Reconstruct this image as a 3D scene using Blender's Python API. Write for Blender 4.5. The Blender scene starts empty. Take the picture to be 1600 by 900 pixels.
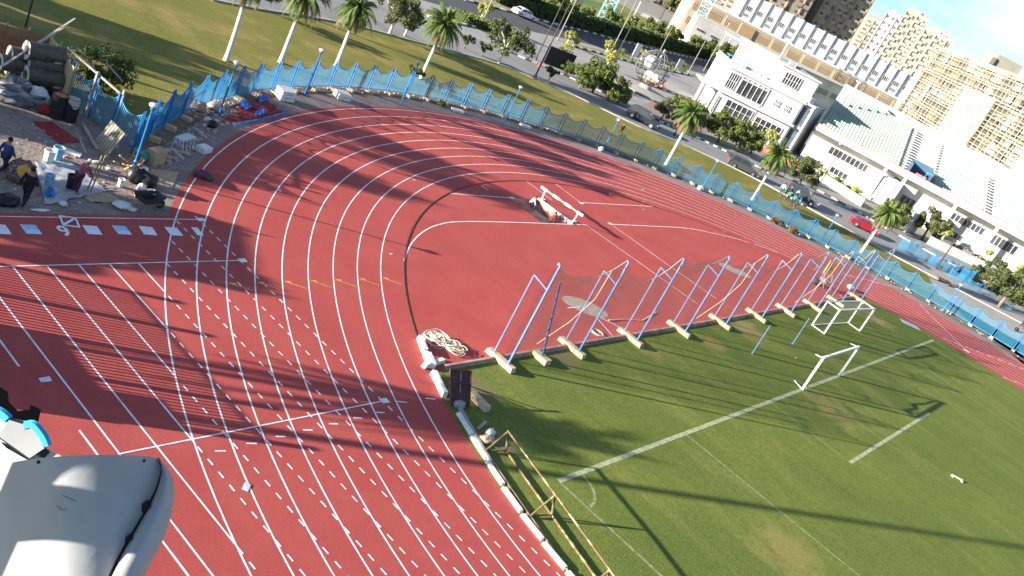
import bpy, math, random
from math import sin, cos, pi, radians as RAD, sqrt, hypot, atan2
from mathutils import Vector, Matrix
R0 = random.Random(7)
SC = bpy.context.scene
COL = SC.collection

# ------------------------------------------------------------------ camera
CAM = Vector((-61.336, -3.3506, 18.936)); YAW, TILT, ROLL, FPX = 1.0407, 0.3672, 0.4749, 1486.5
_f = Vector((sin(YAW)*cos(TILT), cos(YAW)*cos(TILT), -sin(TILT)))
_r = Vector((cos(YAW), -sin(YAW), 0)); _u = _r.cross(_f)
CR = _r*cos(ROLL)+_u*sin(ROLL); CU = -_r*sin(ROLL)+_u*cos(ROLL); CF = _f
cd = bpy.data.cameras.new('camera'); cam = bpy.data.objects.new('camera', cd); COL.objects.link(cam)
cam.matrix_world = Matrix(((CR.x, CU.x, -CF.x, CAM.x), (CR.y, CU.y, -CF.y, CAM.y), (CR.z, CU.z, -CF.z, CAM.z), (0, 0, 0, 1)))
cd.sensor_width = 36; cd.lens = FPX/1600*36; cd.clip_end = 9000; cd.clip_start = 0.05
SC.camera = cam

# ------------------------------------------------------------------ light
SUN_AZ = Vector((-0.882, 0.471)); SUN_EL = RAD(12.2)
w = bpy.data.worlds.new('World'); SC.world = w; w.use_nodes = True
nt = w.node_tree; nt.nodes.clear()
def N(t, kind, **kw):
    n = t.nodes.new(kind)
    for k, v in kw.items():
        if k in n.inputs: n.inputs[k].default_value = v
        else: setattr(n, k, v)
    return n
out = N(nt, 'ShaderNodeOutputWorld'); bg = N(nt, 'ShaderNodeBackground', Strength=0.066)
sky = N(nt, 'ShaderNodeTexSky', sky_type='NISHITA', sun_disc=False, sun_elevation=RAD(12.2), sun_rotation=atan2(SUN_AZ.x, SUN_AZ.y), altitude=20, air_density=1.0, dust_density=0.6, ozone_density=1.5)
tc = N(nt, 'ShaderNodeTexCoord'); mp = N(nt, 'ShaderNodeMapping'); mp.inputs['Scale'].default_value = (1, 1, 3.2)
n1 = N(nt, 'ShaderNodeTexNoise', Scale=3.4, Detail=7.0, Roughness=0.56)
rp = N(nt, 'ShaderNodeValToRGB'); rp.color_ramp.elements[0].position = 0.50; rp.color_ramp.elements[1].position = 0.66
mx = N(nt, 'ShaderNodeMixRGB'); mx.inputs['Color2'].default_value = (4.2, 4.3, 4.45, 1)
tn = N(nt, 'ShaderNodeMixRGB', blend_type='MULTIPLY'); tn.inputs['Fac'].default_value = 1; tn.inputs['Color2'].default_value = (0.50, 0.77, 1.08, 1)
L = nt.links.new
L(tc.outputs['Generated'], mp.inputs['Vector']); L(mp.outputs['Vector'], n1.inputs['Vector']); L(n1.outputs['Fac'], rp.inputs['Fac'])
L(sky.outputs['Color'], tn.inputs['Color1']); L(tn.outputs['Color'], mx.inputs['Color1']); L(rp.outputs['Color'], mx.inputs['Fac'])
L(mx.outputs['Color'], bg.inputs['Color']); L(bg.outputs['Background'], out.inputs['Surface'])
sd = bpy.data.lights.new('sun', 'SUN'); sd.energy = 5.0; sd.angle = RAD(0.5); sd.color = (1.0, 0.925, 0.80)
so = bpy.data.objects.new('sun', sd); COL.objects.link(so)
_d = Vector((SUN_AZ.x*cos(SUN_EL), SUN_AZ.y*cos(SUN_EL), sin(SUN_EL)))
so.rotation_euler = _d.to_track_quat('Z', 'Y').to_euler(); so.location = (-80, 40, 60)
SC.view_settings.view_transform = 'Standard'; SC.view_settings.look = 'None'
SC.view_settings.exposure = 1.86; SC.view_settings.gamma = 1.0

# ------------------------------------------------------------------ helpers
def G(u, v, z=0.0):
    d = CR*((u-800)/FPX)-CU*((v-450)/FPX)+CF
    return CAM+d*((z-CAM.z)/d.z)
def W(u, v, dist):                      # point seen at (u, v), dist metres away on plan
    d = CR*((u-800)/FPX)-CU*((v-450)/FPX)+CF
    return CAM+d*(dist/hypot(d.x, d.y))
def g2(u, v, z=0.0):
    p = G(u, v, z); return (p.x, p.y)

class MB:
    def __init__(s): s.v = []; s.f = []; s.m = []; s.c = 0
    def add(s, vs, fs):
        b = len(s.v); s.v += [tuple(x) for x in vs]
        for f in fs: s.f.append(tuple(b+i for i in f)); s.m.append(s.c)
        return s
    def mat(s, i): s.c = i; return s
    def box(s, c, d, rz=0.0, top=1.0, M=None):
        x, y, z = d[0]/2, d[1]/2, d[2]/2; ca, sa = cos(rz), sin(rz); vs = []
        for k, t in ((-1, 1.0), (1, top)):
            for i, j in ((-1, -1), (1, -1), (1, 1), (-1, 1)):
                px, py = i*x*t, j*y*t; p = Vector((c[0]+px*ca-py*sa, c[1]+px*sa+py*ca, c[2]+k*z))
                vs.append(M @ p if M else p)
        return s.add(vs, [(3, 2, 1, 0), (4, 5, 6, 7), (0, 1, 5, 4), (1, 2, 6, 5), (2, 3, 7, 6), (3, 0, 4, 7)])
    def beam(s, a, b, wd, ht, up=(0, 0, 1)):
        a, b = Vector(a), Vector(b); d = (b-a).normalized(); upv = Vector(up)
        if abs(d.dot(upv)) > 0.98: upv = Vector((1, 0, 0))
        x = d.cross(upv).normalized(); y = x.cross(d); vs = []
        for p in (a, b):
            for i, j in ((-1, -1), (1, -1), (1, 1), (-1, 1)): vs.append(p+x*(i*wd/2)+y*(j*ht/2))
        return s.add(vs, [(3, 2, 1, 0), (4, 5, 6, 7), (0, 1, 5, 4), (1, 2, 6, 5), (2, 3, 7, 6), (3, 0, 4, 7)])
    def tube(s, a, b, r0, r1=None, n=8, cap=True):
        r1 = r0 if r1 is None else r1
        return s.path([a, b], [r0, r1], n, cap)
    def path(s, pts, rr, n=6, cap=True):
        pts = [Vector(p) for p in pts]
        if not hasattr(rr, '__len__'): rr = [rr]*len(pts)
        vs = []; fs = []; up = Vector((0, 0, 1)); px = None
        for i, p in enumerate(pts):
            d = (pts[min(i+1, len(pts)-1)]-pts[max(i-1, 0)])
            d = d.normalized() if d.length > 1e-9 else Vector((0, 0, 1))
            if px is None:
                x = d.cross(up) if abs(d.z) < 0.95 else d.cross(Vector((1, 0, 0)))
            else: x = px-d*px.dot(d)
            if x.length < 1e-6: x = d.orthogonal()
            x.normalize(); px = x; y = d.cross(x)
            for k in range(n): a = 2*pi*k/n; vs.append(p+(x*cos(a)+y*sin(a))*rr[i])
        for i in range(len(pts)-1):
            for k in range(n):
                a = i*n+k; b = i*n+(k+1) % n; fs.append((a, b, b+n, a+n))
        if cap: fs.append(tuple(range(n-1, -1, -1))); fs.append(tuple((len(pts)-1)*n+k for k in range(n)))
        return s.add(vs, fs)
    def prism(s, poly, z0, z1):
        n = len(poly); vs = [(x, y, z0) for x, y in poly]+[(x, y, z1) for x, y in poly]
        fs = [tuple(range(n-1, -1, -1)), tuple(range(n, 2*n))]+[(i, (i+1) % n, n+(i+1) % n, n+i) for i in range(n)]
        return s.add(vs, fs)
    def sideprism(s, poly, y0, y1, inset=0.0, zin=None):   # polygon in x,z pulled across y
        n = len(poly)
        vs = [(x, y0, z) for x, z in poly]+[(x, y1, z) for x, z in poly]
        fs = [tuple(range(n)), tuple(range(2*n-1, n-1, -1))]+[(i, n+i, n+(i+1) % n, (i+1) % n) for i in range(n)]
        return s.add(vs, fs)
    def sheet(s, poly, z): return s.add([(x, y, z) for x, y in poly], [tuple(range(len(poly)))])
    def lathe(s, prof, c=(0, 0, 0), n=12):
        vs = []; fs = []; m = len(prof)
        for r, z in prof:
            for k in range(n): a = 2*pi*k/n; vs.append((c[0]+r*cos(a), c[1]+r*sin(a), c[2]+z))
        for i in range(m-1):
            for k in range(n): a = i*n+k; b = i*n+(k+1) % n; fs.append((a, b, b+n, a+n))
        fs.append(tuple(range(n-1, -1, -1))); fs.append(tuple((m-1)*n+k for k in range(n)))
        return s.add(vs, fs)
    def sph(s, c, r, nu=10, nv=7, jit=0.0, rng=None):
        r = r if hasattr(r, '__len__') else (r, r, r); vs = []; fs = []
        for i in range(nv+1):
            t = pi*i/nv
            for k in range(nu):
                a = 2*pi*k/nu; j = 1+(rng.uniform(-jit, jit) if rng and 0 < i < nv else 0)
                vs.append((c[0]+r[0]*sin(t)*cos(a)*j, c[1]+r[1]*sin(t)*sin(a)*j, c[2]+r[2]*cos(t)*j))
        for i in range(nv):
            for k in range(nu): a = i*nu+k; b = i*nu+(k+1) % nu; fs.append((a, a+nu, b+nu, b))
        return s.add(vs, fs)
    def strip(s, pts, wd, z, closed=False):       # painted line along a polyline
        n = len(pts); vs = []; fs = []
        for i, (x, y) in enumerate(pts):
            a = pts[(i-1) % n] if (closed or i) else pts[0]; b = pts[(i+1) % n] if (closed or i < n-1) else pts[-1]
            d = Vector((b[0]-a[0], b[1]-a[1])); d.normalize()
            vs += [(x-d.y*wd/2, y+d.x*wd/2, z), (x+d.y*wd/2, y-d.x*wd/2, z)]
        for i in range(n if closed else n-1):
            a = 2*i; b = 2*((i+1) % n); fs.append((a+1, b+1, b, a))
        return s.add(vs, fs)
    def mesh(s, name, mats, smooth=False):
        me = bpy.data.meshes.new(name); me.from_pydata(s.v, [], s.f)
        for m in (mats if isinstance(mats, (list, tuple)) else [mats]): me.materials.append(m)
        if any(s.m): me.polygons.foreach_set('material_index', s.m)
        if smooth: me.polygons.foreach_set('use_smooth', [True]*len(me.polygons))
        me.update(); return me
    def build(s, name, mats, parent=None, loc=(0, 0, 0), rz=0.0, smooth=False, label=None):
        return ob(name, s.mesh(name, mats, smooth), parent, loc, rz, label)
def ob(name, me, parent=None, loc=(0, 0, 0), rz=0.0, label=None):
    o = bpy.data.objects.new(name, me); COL.objects.link(o); o.location = loc; o.rotation_euler = (0, 0, rz)
    if parent: o.parent = parent
    if label: o['label'] = label
    return o
def tag(o, label=None, cat=None, group=None, kind=None):
    if label: o['label'] = label
    if cat: o['category'] = cat
    if group: o['group'] = group
    if kind: o['kind'] = kind
    return o
def thing(name, label, cat, loc=(0, 0, 0), rz=0.0, group=None):
    return tag(ob(name, None, None, loc, rz), label, cat, group)
KIDS = {}
def dup(o, loc=None, rz=None, label=None, group=None, scale=None, parent=None):
    c = o.copy(); COL.objects.link(c)
    if parent: c.parent = parent
    if loc is not None: c.location = loc
    if rz is not None: c.rotation_euler = (0, 0, rz)
    if scale is not None: c.scale = (scale,)*3 if not hasattr(scale, '__len__') else scale
    if label: c['label'] = label
    if group: c['group'] = group
    for ch in list(o.children): dup(ch, parent=c)
    return c

# ------------------------------------------------------------------ materials
MATS = {}
def mat(name, col, rough=0.7, var=0.12, scale=3.0, col2=None, metal=0.0, bump=0.0, bscale=None, detail=5.0, coord='Object', spec=0.3, lo=0.35, hi=0.65, trans=0.0):
    if name in MATS: return MATS[name]
    m = bpy.data.materials.new(name); m.use_nodes = True; t = m.node_tree; t.nodes.clear()
    o = N(t, 'ShaderNodeOutputMaterial'); b = N(t, 'ShaderNodeBsdfPrincipled', Roughness=rough, Metallic=metal)
    b.inputs['Specular IOR Level'].default_value = spec
    if coord == 'World': ge = N(t, 'ShaderNodeNewGeometry'); vec = ge.outputs['Position']
    else: ge = N(t, 'ShaderNodeTexCoord'); vec = ge.outputs['Object']
    n = N(t, 'ShaderNodeTexNoise', Scale=scale, Detail=detail, Roughness=0.6); t.links.new(vec, n.inputs['Vector'])
    r = N(t, 'ShaderNodeValToRGB'); c2 = col2 or tuple(min(1, c*(1+var)) for c in col); c1 = col if col2 else tuple(c*(1-var) for c in col)
    r.color_ramp.elements[0].position = lo; r.color_ramp.elements[1].position = hi
    r.color_ramp.elements[0].color = (*c1, 1); r.color_ramp.elements[1].color = (*c2, 1)
    t.links.new(n.outputs['Fac'], r.inputs['Fac']); t.links.new(r.outputs['Color'], b.inputs['Base Color'])
    if bump:
        n2 = N(t, 'ShaderNodeTexNoise', Scale=bscale or scale*6, Detail=4.0); t.links.new(vec, n2.inputs['Vector'])
        bp = N(t, 'ShaderNodeBump', Strength=bump, Distance=0.02); t.links.new(n2.outputs['Fac'], bp.inputs['Height']); t.links.new(bp.outputs['Normal'], b.inputs['Normal'])
    if trans:
        tr = N(t, 'ShaderNodeBsdfTranslucent'); t.links.new(r.outputs['Color'], tr.inputs['Color'])
        ms = N(t, 'ShaderNodeMixShader', Fac=trans); t.links.new(b.outputs[0], ms.inputs[1]); t.links.new(tr.outputs[0], ms.inputs[2]); t.links.new(ms.outputs[0], o.inputs['Surface'])
    else: t.links.new(b.outputs[0], o.inputs['Surface'])
    MATS[name] = m; return m
def layered(name, layers, base, rough=0.9, bump=0.0, bscale=30.0, spec=0.2, worn=()):
    """several noise layers (scale, lo, hi, colour, amount, stretch) over a base colour, in world metres"""
    m = bpy.data.materials.new(name); m.use_nodes = True; t = m.node_tree; t.nodes.clear()
    o = N(t, 'ShaderNodeOutputMaterial'); b = N(t, 'ShaderNodeBsdfPrincipled', Roughness=rough); b.inputs['Specular IOR Level'].default_value = spec
    ge = N(t, 'ShaderNodeNewGeometry'); cur = None; lk = t.links.new
    for i, (sc, lo, hi, col, amt, st, rot) in enumerate(layers):
        mp = N(t, 'ShaderNodeMapping'); mp.inputs['Location'].default_value = (i*13.7, i*7.1, 0); mp.inputs['Scale'].default_value = st; mp.inputs['Rotation'].default_value = (0, 0, rot)
        lk(ge.outputs['Position'], mp.inputs['Vector'])
        n = N(t, 'ShaderNodeTexNoise', Scale=sc, Detail=6.0, Roughness=0.62); lk(mp.outputs['Vector'], n.inputs['Vector'])
        mr = N(t, 'ShaderNodeMapRange'); mr.inputs['From Min'].default_value = lo; mr.inputs['From Max'].default_value = hi; mr.inputs['To Max'].default_value = amt
        lk(n.outputs['Fac'], mr.inputs['Value'])
        mx = N(t, 'ShaderNodeMixRGB'); mx.inputs['Color2'].default_value = (*col, 1); lk(mr.outputs['Result'], mx.inputs['Fac'])
        if cur is None: mx.inputs['Color1'].default_value = (*base, 1)
        else: lk(cur, mx.inputs['Color1'])
        cur = mx.outputs['Color']
    for i, (wx, wy, wr, col) in enumerate(worn):             # worn bare spots with ragged edges, fixed to the ground
        sb_ = N(t, 'ShaderNodeVectorMath', operation='DISTANCE'); sb_.inputs[1].default_value = (wx, wy, 0); lk(ge.outputs['Position'], sb_.inputs[0])
        n = N(t, 'ShaderNodeTexNoise', Scale=1.1, Detail=5.0); lk(ge.outputs['Position'], n.inputs['Vector'])
        ad = N(t, 'ShaderNodeMath', operation='MULTIPLY_ADD'); lk(n.outputs['Fac'], ad.inputs[0]); ad.inputs[1].default_value = wr*2.2; lk(sb_.outputs['Value'], ad.inputs[2])
        mr = N(t, 'ShaderNodeMapRange'); mr.inputs['From Min'].default_value = wr*1.5; mr.inputs['From Max'].default_value = wr*2.2; mr.inputs['To Min'].default_value = .8; mr.inputs['To Max'].default_value = 0; lk(ad.outputs[0], mr.inputs['Value'])
        mx = N(t, 'ShaderNodeMixRGB'); mx.inputs['Color2'].default_value = (*col, 1); lk(mr.outputs['Result'], mx.inputs['Fac']); lk(cur, mx.inputs['Color1']); cur = mx.outputs['Color']
    lk(cur, b.inputs['Base Color'])
    if bump:
        n2 = N(t, 'ShaderNodeTexNoise', Scale=bscale, Detail=3.0); lk(ge.outputs['Position'], n2.inputs['Vector'])
        bp = N(t, 'ShaderNodeBump', Strength=bump, Distance=0.04); lk(n2.outputs['Fac'], bp.inputs['Height']); lk(bp.outputs['Normal'], b.inputs['Normal'])
    lk(b.outputs[0], o.inputs['Surface']); MATS[name] = m; return m
def net_mat(name, col, cover, vary=0.4):
    """a fine net: an open weave seen from afar, part thread and part gap"""
    m = bpy.data.materials.new(name); m.use_nodes = True; t = m.node_tree; t.nodes.clear(); lk = t.links.new
    o = N(t, 'ShaderNodeOutputMaterial'); d = N(t, 'ShaderNodeBsdfDiffuse'); d.inputs['Color'].default_value = (*col, 1); tr = N(t, 'ShaderNodeBsdfTransparent')
    tc = N(t, 'ShaderNodeTexCoord'); n = N(t, 'ShaderNodeTexNoise', Scale=0.6, Detail=3.0); lk(tc.outputs['Object'], n.inputs['Vector'])
    mr = N(t, 'ShaderNodeMapRange'); mr.inputs['From Min'].default_value = 0.3; mr.inputs['From Max'].default_value = 0.7; mr.inputs['To Min'].default_value = cover*(1-vary); mr.inputs['To Max'].default_value = cover*(1+vary)
    lk(n.outputs['Fac'], mr.inputs['Value']); ms = N(t, 'ShaderNodeMixShader'); lk(mr.outputs['Result'], ms.inputs[0]); lk(tr.outputs[0], ms.inputs[1]); lk(d.outputs[0], ms.inputs[2]); lk(ms.outputs[0], o.inputs['Surface'])
    MATS[name] = m; return m
one = (1, 1, 1)
SD = atan2(-0.471, 0.882)
M_TRACK = layered('red_running_surface', [(0.11, .46, .70, (0.44, 0.105, 0.092), .55, one, 0), (0.5, .56, .70, (0.33, 0.062, 0.056), .5, (1, .12, 1), .5), (0.05, .4, .62, (0.46, 0.094, 0.078), .6, one, 0), (0.35, .42, .62, (0.35, 0.056, 0.051), .5, one, 0), (1.4, .5, .72, (0.42, 0.062, 0.055), .35, (1, .25, 1), .3), (18., .35, .65, (0.26, 0.036, 0.033), .45, one, 0), (45., .45, .7, (0.55, 0.12, 0.11), .35, one, 0), (2.6, .66, .75, (0.44, 0.13, 0.11), .4, one, 0)], (0.43, 0.088, 0.072), rough=0.85, bump=0.25, bscale=60, spec=0.15)
_c1, _c2, _c3 = (.33, .25, .11), (.26, .22, .07), (.20, .15, .08)
WORN_ = [g2(1165, 513), (1.8, _c1), g2(1118, 541), (1.2, _c2), g2(1300, 640), (2.2, _c2), g2(1010, 545), (1.3, _c2), g2(735, 605), (1.3, _c3), g2(770, 690), (1.0, _c3), g2(880, 560), (1.2, _c3), g2(1370, 500), (1.6, _c1), g2(1230, 860), (2.0, _c2)]
M_GRASS = layered('mown_pitch_grass', [(0.06, .40, .62, (0.180, 0.205, 0.034), .75, one, 0), (0.16, .42, .60, (0.060, 0.118, 0.020), .75, one, 0), (0.5, .50, .66, (0.240, 0.235, 0.065), .7, (1, .22, 1), -.5), (0.9, .52, .70, (0.060, 0.100, 0.016), .7, (1, .3, 1), -.5), (4.0, .35, .65, (0.060, 0.086, 0.014), .65, one, 0), (17., .35, .68, (0.210, 0.225, 0.060), .7, one, 0)], (0.108, 0.155, 0.025), rough=0.95, bump=0.9, bscale=22, spec=0.08, worn=[(*WORN_[k], *WORN_[k+1]) for k in range(0, 18, 2)])
M_LAWN = layered('dry_lawn_grass', [(0.07, .40, .58, (0.130, 0.160, 0.025), .9, (1, .5, 1), -.5), (0.2, .48, .60, (0.37, 0.265, 0.095), .85, (.5, 1.4, 1), .5), (0.5, .45, .62, (0.105, 0.145, 0.022), .7, (1, .4, 1), -.4), (1.6, .45, .66, (0.250, 0.185, 0.060), .6, one, 0), (7., .35, .65, (0.080, 0.085, 0.015), .6, one, 0), (20., .42, .68, (0.33, 0.28, 0.10), .5, one, 0)], (0.215, 0.190, 0.045), rough=0.95, bump=0.6, bscale=14, spec=0.08)
M_GROUND = layered('dusty_city_ground', [(0.03, .4, .6, (0.34, 0.30, 0.24), .7, one, 0), (0.2, .4, .65, (0.22, 0.20, 0.17), .6, one, 0), (2., .4, .65, (0.36, 0.32, 0.27), .5, one, 0)], (0.28, 0.25, 0.21))
M_DIRT = layered('bare_dirt_and_rubble', [(0.3, .40, .6, (0.20, 0.155, 0.135), .8, one, 0), (1.0, .45, .62, (0.30, 0.235, 0.19), .7, one, 0), (1.6, .58, .66, (0.27, 0.075, 0.06), .55, one, 0), (4., .5, .66, (0.11, 0.085, 0.075), .7, one, 0), (12., .55, .7, (0.40, 0.34, 0.29), .6, one, 0)], (0.235, 0.19, 0.165), bump=0.9, bscale=6)
M_ASPH = layered('worn_pale_asphalt', [(0.06, .4, .6, (0.30, 0.285, 0.265), .6, one, 0), (0.4, .45, .65, (0.16, 0.155, 0.15), .6, (1, .35, 1), -.5), (5., .4, .65, (0.30, 0.285, 0.27), .4, one, 0)], (0.23, 0.218, 0.205))
M_ASPH2 = layered('dark_road_asphalt', [(0.05, .4, .6, (0.095, 0.092, 0.095), .6, one, 0), (0.5, .45, .65, (0.06, 0.06, 0.062), .6, (1, .3, 1), -.3)], (0.078, 0.076, 0.078))
M_PLAZA = layered('pale_parking_paving', [(0.05, .4, .6, (0.36, 0.335, 0.30), .7, one, 0), (0.4, .45, .65, (0.25, 0.235, 0.21), .6, one, 0)], (0.31, 0.29, 0.26))

# ------------------------------------------------------------------ the setting: ground, lawn, roads, track
TR, LW, YS = 34.961, 1.22, 14.928          # inner kerb radius, lane width, 100 m start line
RO = TR+9*LW
def arc(r, a0, a1, n=64): return [(r*cos(RAD(a0+(a1-a0)*i/n)), r*sin(RAD(a0+(a1-a0)*i/n))) for i in range(n+1)]
def smooth(pts, k=6):
    o = []; n = len(pts)
    for i in range(n-1):
        p0, p1, p2, p3 = pts[max(i-1, 0)], pts[i], pts[i+1], pts[min(i+2, n-1)]
        for j in range(k):
            t = j/k; o.append(tuple(0.5*((2*p1[q])+(-p0[q]+p2[q])*t+(2*p0[q]-5*p1[q]+4*p2[q]-p3[q])*t*t+(-p0[q]+3*p1[q]-3*p2[q]+p3[q])*t**3) for q in (0, 1)))
    return o+[tuple(pts[-1][:2])]
def struct(name, mb, m, smooth=False): return tag(mb.build(name, m, smooth=smooth), kind='structure')
def px(*l): return [g2(u, v) for u, v in l]

mb = MB()
for x0, y0, x1, y1 in ((-4000, -4000, -7.2, 4500), (-3.5, -4000, 4500, 4500), (-7.2, -4000, -3.5, 28.6), (-7.2, 32.0, -3.5, 4500)): mb.sheet([(x0, y0), (x1, y0), (x1, y1), (x0, y1)], 0)   # open over the water jump pit
struct('ground', mb, M_GROUND)
ROADN = smooth(px((330, 0), (400, 14), (450, 22), (500, 30), (560, 42), (605, 54), (650, 66), (720, 84), (790, 105), (850, 130), (900, 151), (1000, 199), (1080, 232), (1180, 280), (1280, 335), (1340, 368), (1400, 402), (1500, 455), (1600, 508)))
ROADF = smooth(px((560, 0), (640, 22), (700, 45), (760, 66), (830, 97), (870, 113), (930, 140), (980, 163), (1030, 190), (1060, 203), (1100, 221), (1142, 241), (1199, 268), (1275, 297), (1340, 332), (1375, 352), (1480, 410), (1600, 470)))
LN0 = (-45, 47.5)
mb = MB(); mb.sheet(arc(49.6, 140, 0)+[(51, -40), (70, -40)]+ROADN[::-1]+[(-42, 60), (-60, 52), (-52, 40)], 0.012); struct('lawn', mb, M_LAWN)
mb = MB(); mb.sheet(ROADN+[(95, -30), (125, -30)]+ROADF[::-1]+[(-30, 88), (-52, 60)], 0.020); struct('service_road', mb, M_ASPH)
mb = MB(); mb.sheet(px((1430, 398), (1600, 478), (1600, 570))+[(58, 0), (52.5, 8), (55, 14)], 0.024); struct('side_path', mb, M_PLAZA)
MAINF = smooth(px((640, -24), (725, 0), (800, 20), (835, 30), (925, 52), (1000, 72), (1107, 97), (1160, 109)))
MAINN = smooth(px((600, -16), (690, 9), (760, 30), (830, 49), (895, 63), (960, 80), (1040, 101), (1120, 120)))
mb = MB(); mb.sheet(ROADF[:44]+px((1120, 190), (1140, 130))+MAINN[::-1]+[(0, 108)], 0.008); struct('parking_plaza', mb, M_PLAZA)
mb = MB(); mb.sheet(MAINN+MAINF[::-1], 0.016); struct('main_road', mb, M_ASPH2)
mb = MB(); mb.sheet(px((1000, 165), (1060, 148), (1110, 168), (1160, 210), (1080, 205)), 0.026)
M_PINK = layered('pink_block_paving', [(0.3, .4, .6, (0.33, 0.22, 0.19), .7, one, 0)], (0.28, 0.20, 0.175)); struct('paved_forecourt', mb, M_PINK)
M_FIELD = layered('far_field_grass', [(0.03, .42, .56, (0.27, 0.24, 0.075), .9, (1, .5, 1), .2), (0.2, .45, .65, (0.16, 0.17, 0.035), .6, one, 0)], (0.20, 0.20, 0.05))
FLD = px((780, 8), (860, 27), (942, 40), (1000, 58), (1075, 75), (1085, 66), (1045, 43), (1000, 22), (945, -6))+[(230, 260), (90, 190)]
mb = MB(); mb.sheet(FLD, 0.01); struct('sports_field', mb, M_FIELD)
mb = MB(); mb.sheet(px((880, -12), (950, 8), (985, 22), (978, 27), (930, 12), (860, -8)), 0.016); struct('green_turf', mb, mat('green_turf', (0.10, 0.16, 0.03), 0.9, scale=.2, coord='World'))
mb = MB(); mb.sheet(px((1000, 24), (1040, 43), (1085, 68), (1090, 64), (1045, 38), (1005, 20)), 0.018); struct('field_path', mb, mat('pale_concrete', (0.5, 0.47, 0.42), 0.9, scale=.3, coord='World'))

# promenade between the track and the fence
M_PAVE = layered('weathered_block_paving', [(0.25, .4, .62, (0.30, 0.235, 0.215), .7, one, 0), (1.3, .45, .65, (0.17, 0.125, 0.115), .6, (1, .3, 1), .4), (6., .5, .7, (0.35, 0.30, 0.27), .45, one, 0)], (0.235, 0.175, 0.155), bump=0.4, bscale=12)
mb = MB(); mb.sheet(arc(50.2, 137, 0)+[(50.2, -60), (RO, -60)]+arc(RO, 0, 137), 0.016); struct('promenade', mb, M_PAVE)
mb = MB(); mb.sheet([(-60, 14), (-46.2, 14), (-46.2, 28.6), (-36.2, 28.6)]+arc(45.96, 141.5, 128, 12)+arc(49.0, 128, 134.5, 8)+[(-34.9, 35.2), (-36.2, 40.6), (-50, 46), (-60, 42)], 0.021); struct('bare_earth', mb, M_DIRT)
M_SOIL = layered('dark_planting_soil', [(0.8, .4, .6, (0.13, 0.09, 0.055), .8, one, 0), (2.2, .5, .65, (0.24, 0.17, 0.11), .7, one, 0), (.5, .56, .66, (0.08, 0.10, 0.02), .8, one, 0)], (0.17, 0.12, 0.08), bump=0.8, bscale=7)
mb = MB(); mb.sheet(arc(49.5, 134.5, 0, 90)+[(50.9, -40), (49.6, -40)]+arc(48.25, 0, 134.5, 90), 0.026); struct('planting_strip', mb, M_SOIL)

# running track, with the water jump sunk into it
PX0, PX1, PY0, PY1, PXC = -7.2, -3.5, 28.6, 32.0, -5.3
TOP = sqrt(46.28**2-PXC**2)
left = [(-47.7, -70), (PXC, -70), (PXC, PY0), (PX0, PY0), (PX0, PY1), (PXC, PY1), (PXC, TOP)]
aL = math.degrees(atan2(TOP, PXC)); ach = math.degrees(math.acos(-36.25/46.28))
left += arc(46.28, aL, ach, 40)+[(-36.25, 28.62), (-50, 28.62), (-50, 20.2), (-47.9, 17.3), (-47.7, 14)]
right = [(PXC, -70), (46.6, -70)]+arc(46.28, 0, aL, 60)+[(PXC, PY1), (PX1, PY1), (PX1, PY0), (PXC, PY0)]
mb = MB(); mb.sheet(left, 0.030); mb.sheet(right, 0.030); struct('running_track', mb, M_TRACK)
mb = MB(); zd = -0.68
q = [(x, y, z_) for z_ in (.03, zd) for x, y in ((PX0, PY0), (PX1, PY0), (PX1, PY1), (PX0, PY1))]
mb.add(q, [(4, 5, 6, 7), (0, 1, 5, 4), (1, 2, 6, 5), (2, 3, 7, 6), (3, 0, 4, 7)])
struct('water_jump_pit', mb, mat('pit_concrete', (0.30, 0.12, 0.10), 0.85, scale=1.6, col2=(0.52, 0.38, 0.30)))

YD = 16.1
inf = [(-TR-.0, -70)]+[(-TR, -40+2*i) for i in range(21)]+[(-TR*cos(RAD(a)), TR*sin(RAD(a))) for a in range(1, 27)]+[(-sqrt(TR*TR-YD*YD), YD), (sqrt(TR*TR-YD*YD), YD)]+[(TR*cos(RAD(a)), TR*sin(RAD(a))) for a in range(27, 0, -1)]+[(TR, -10), (TR, -70)]
mb = MB(); mb.sheet(inf, 0.036); struct('football_pitch', mb, M_GRASS)

# painted lines
M_WHITE = mat('white_line_paint', (0.62, 0.56, 0.52), 0.7, scale=2.2, col2=(0.80, 0.79, 0.77), lo=.36, hi=.52, detail=9, coord='World')
M_YEL = mat('yellow_line_paint', (0.62, 0.33, 0.07), 0.6, coord='World')
ZL = 0.0345; mb = MB(); LWD = 0.064
for k in range(1, 10):
    r = TR+k*LW
    mb.strip([(-r, -62)]+[(-r, -3)]+arc(r, 180, 0, 150)+[(r, -3), (r, -62)], LWD, ZL)
for k in range(0, 10):                                      # straights run on: solid outside the bend, broken across it
    x = -(TR+k*LW); y1 = YS+10-.04; yb = sqrt(max(RO*RO-x*x, 0))
    if yb < y1 and k >= 4: mb.strip([(x, yb+.03), (x, y1)], LWD, ZL+.0015)
    y = 0.6 if k else 1.2
    y0, yend = (0.9, min(yb-.25, YS+13.5)) if k < 9 else (0, 0)
    y = y0+k*.17
    while y < yend:
        if sqrt(x*x+y*y) > TR+.2: mb.strip([(x, y), (x, y+.29)], LWD, ZL+.003)
        y += 0.61
for k in range(9):                                          # broken line below the 100 m start
    xm = -(TR+(k-1.6)*LW); ym = sqrt(max((TR+6.2)**2-xm*xm, 0)) if False else YS-.55-.03*k
    if k > 1: mb.strip([(xm-.3, ym+.1), (xm+.05, ym+.0)], LWD, ZL+.003)
for u, v in ((627, 629), (672, 624)): a = g2(u, v); mb.strip([(a[0]-.22, a[1]+.08), (a[0]+.22, a[1]-.08)], LWD, ZL+.003)
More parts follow.
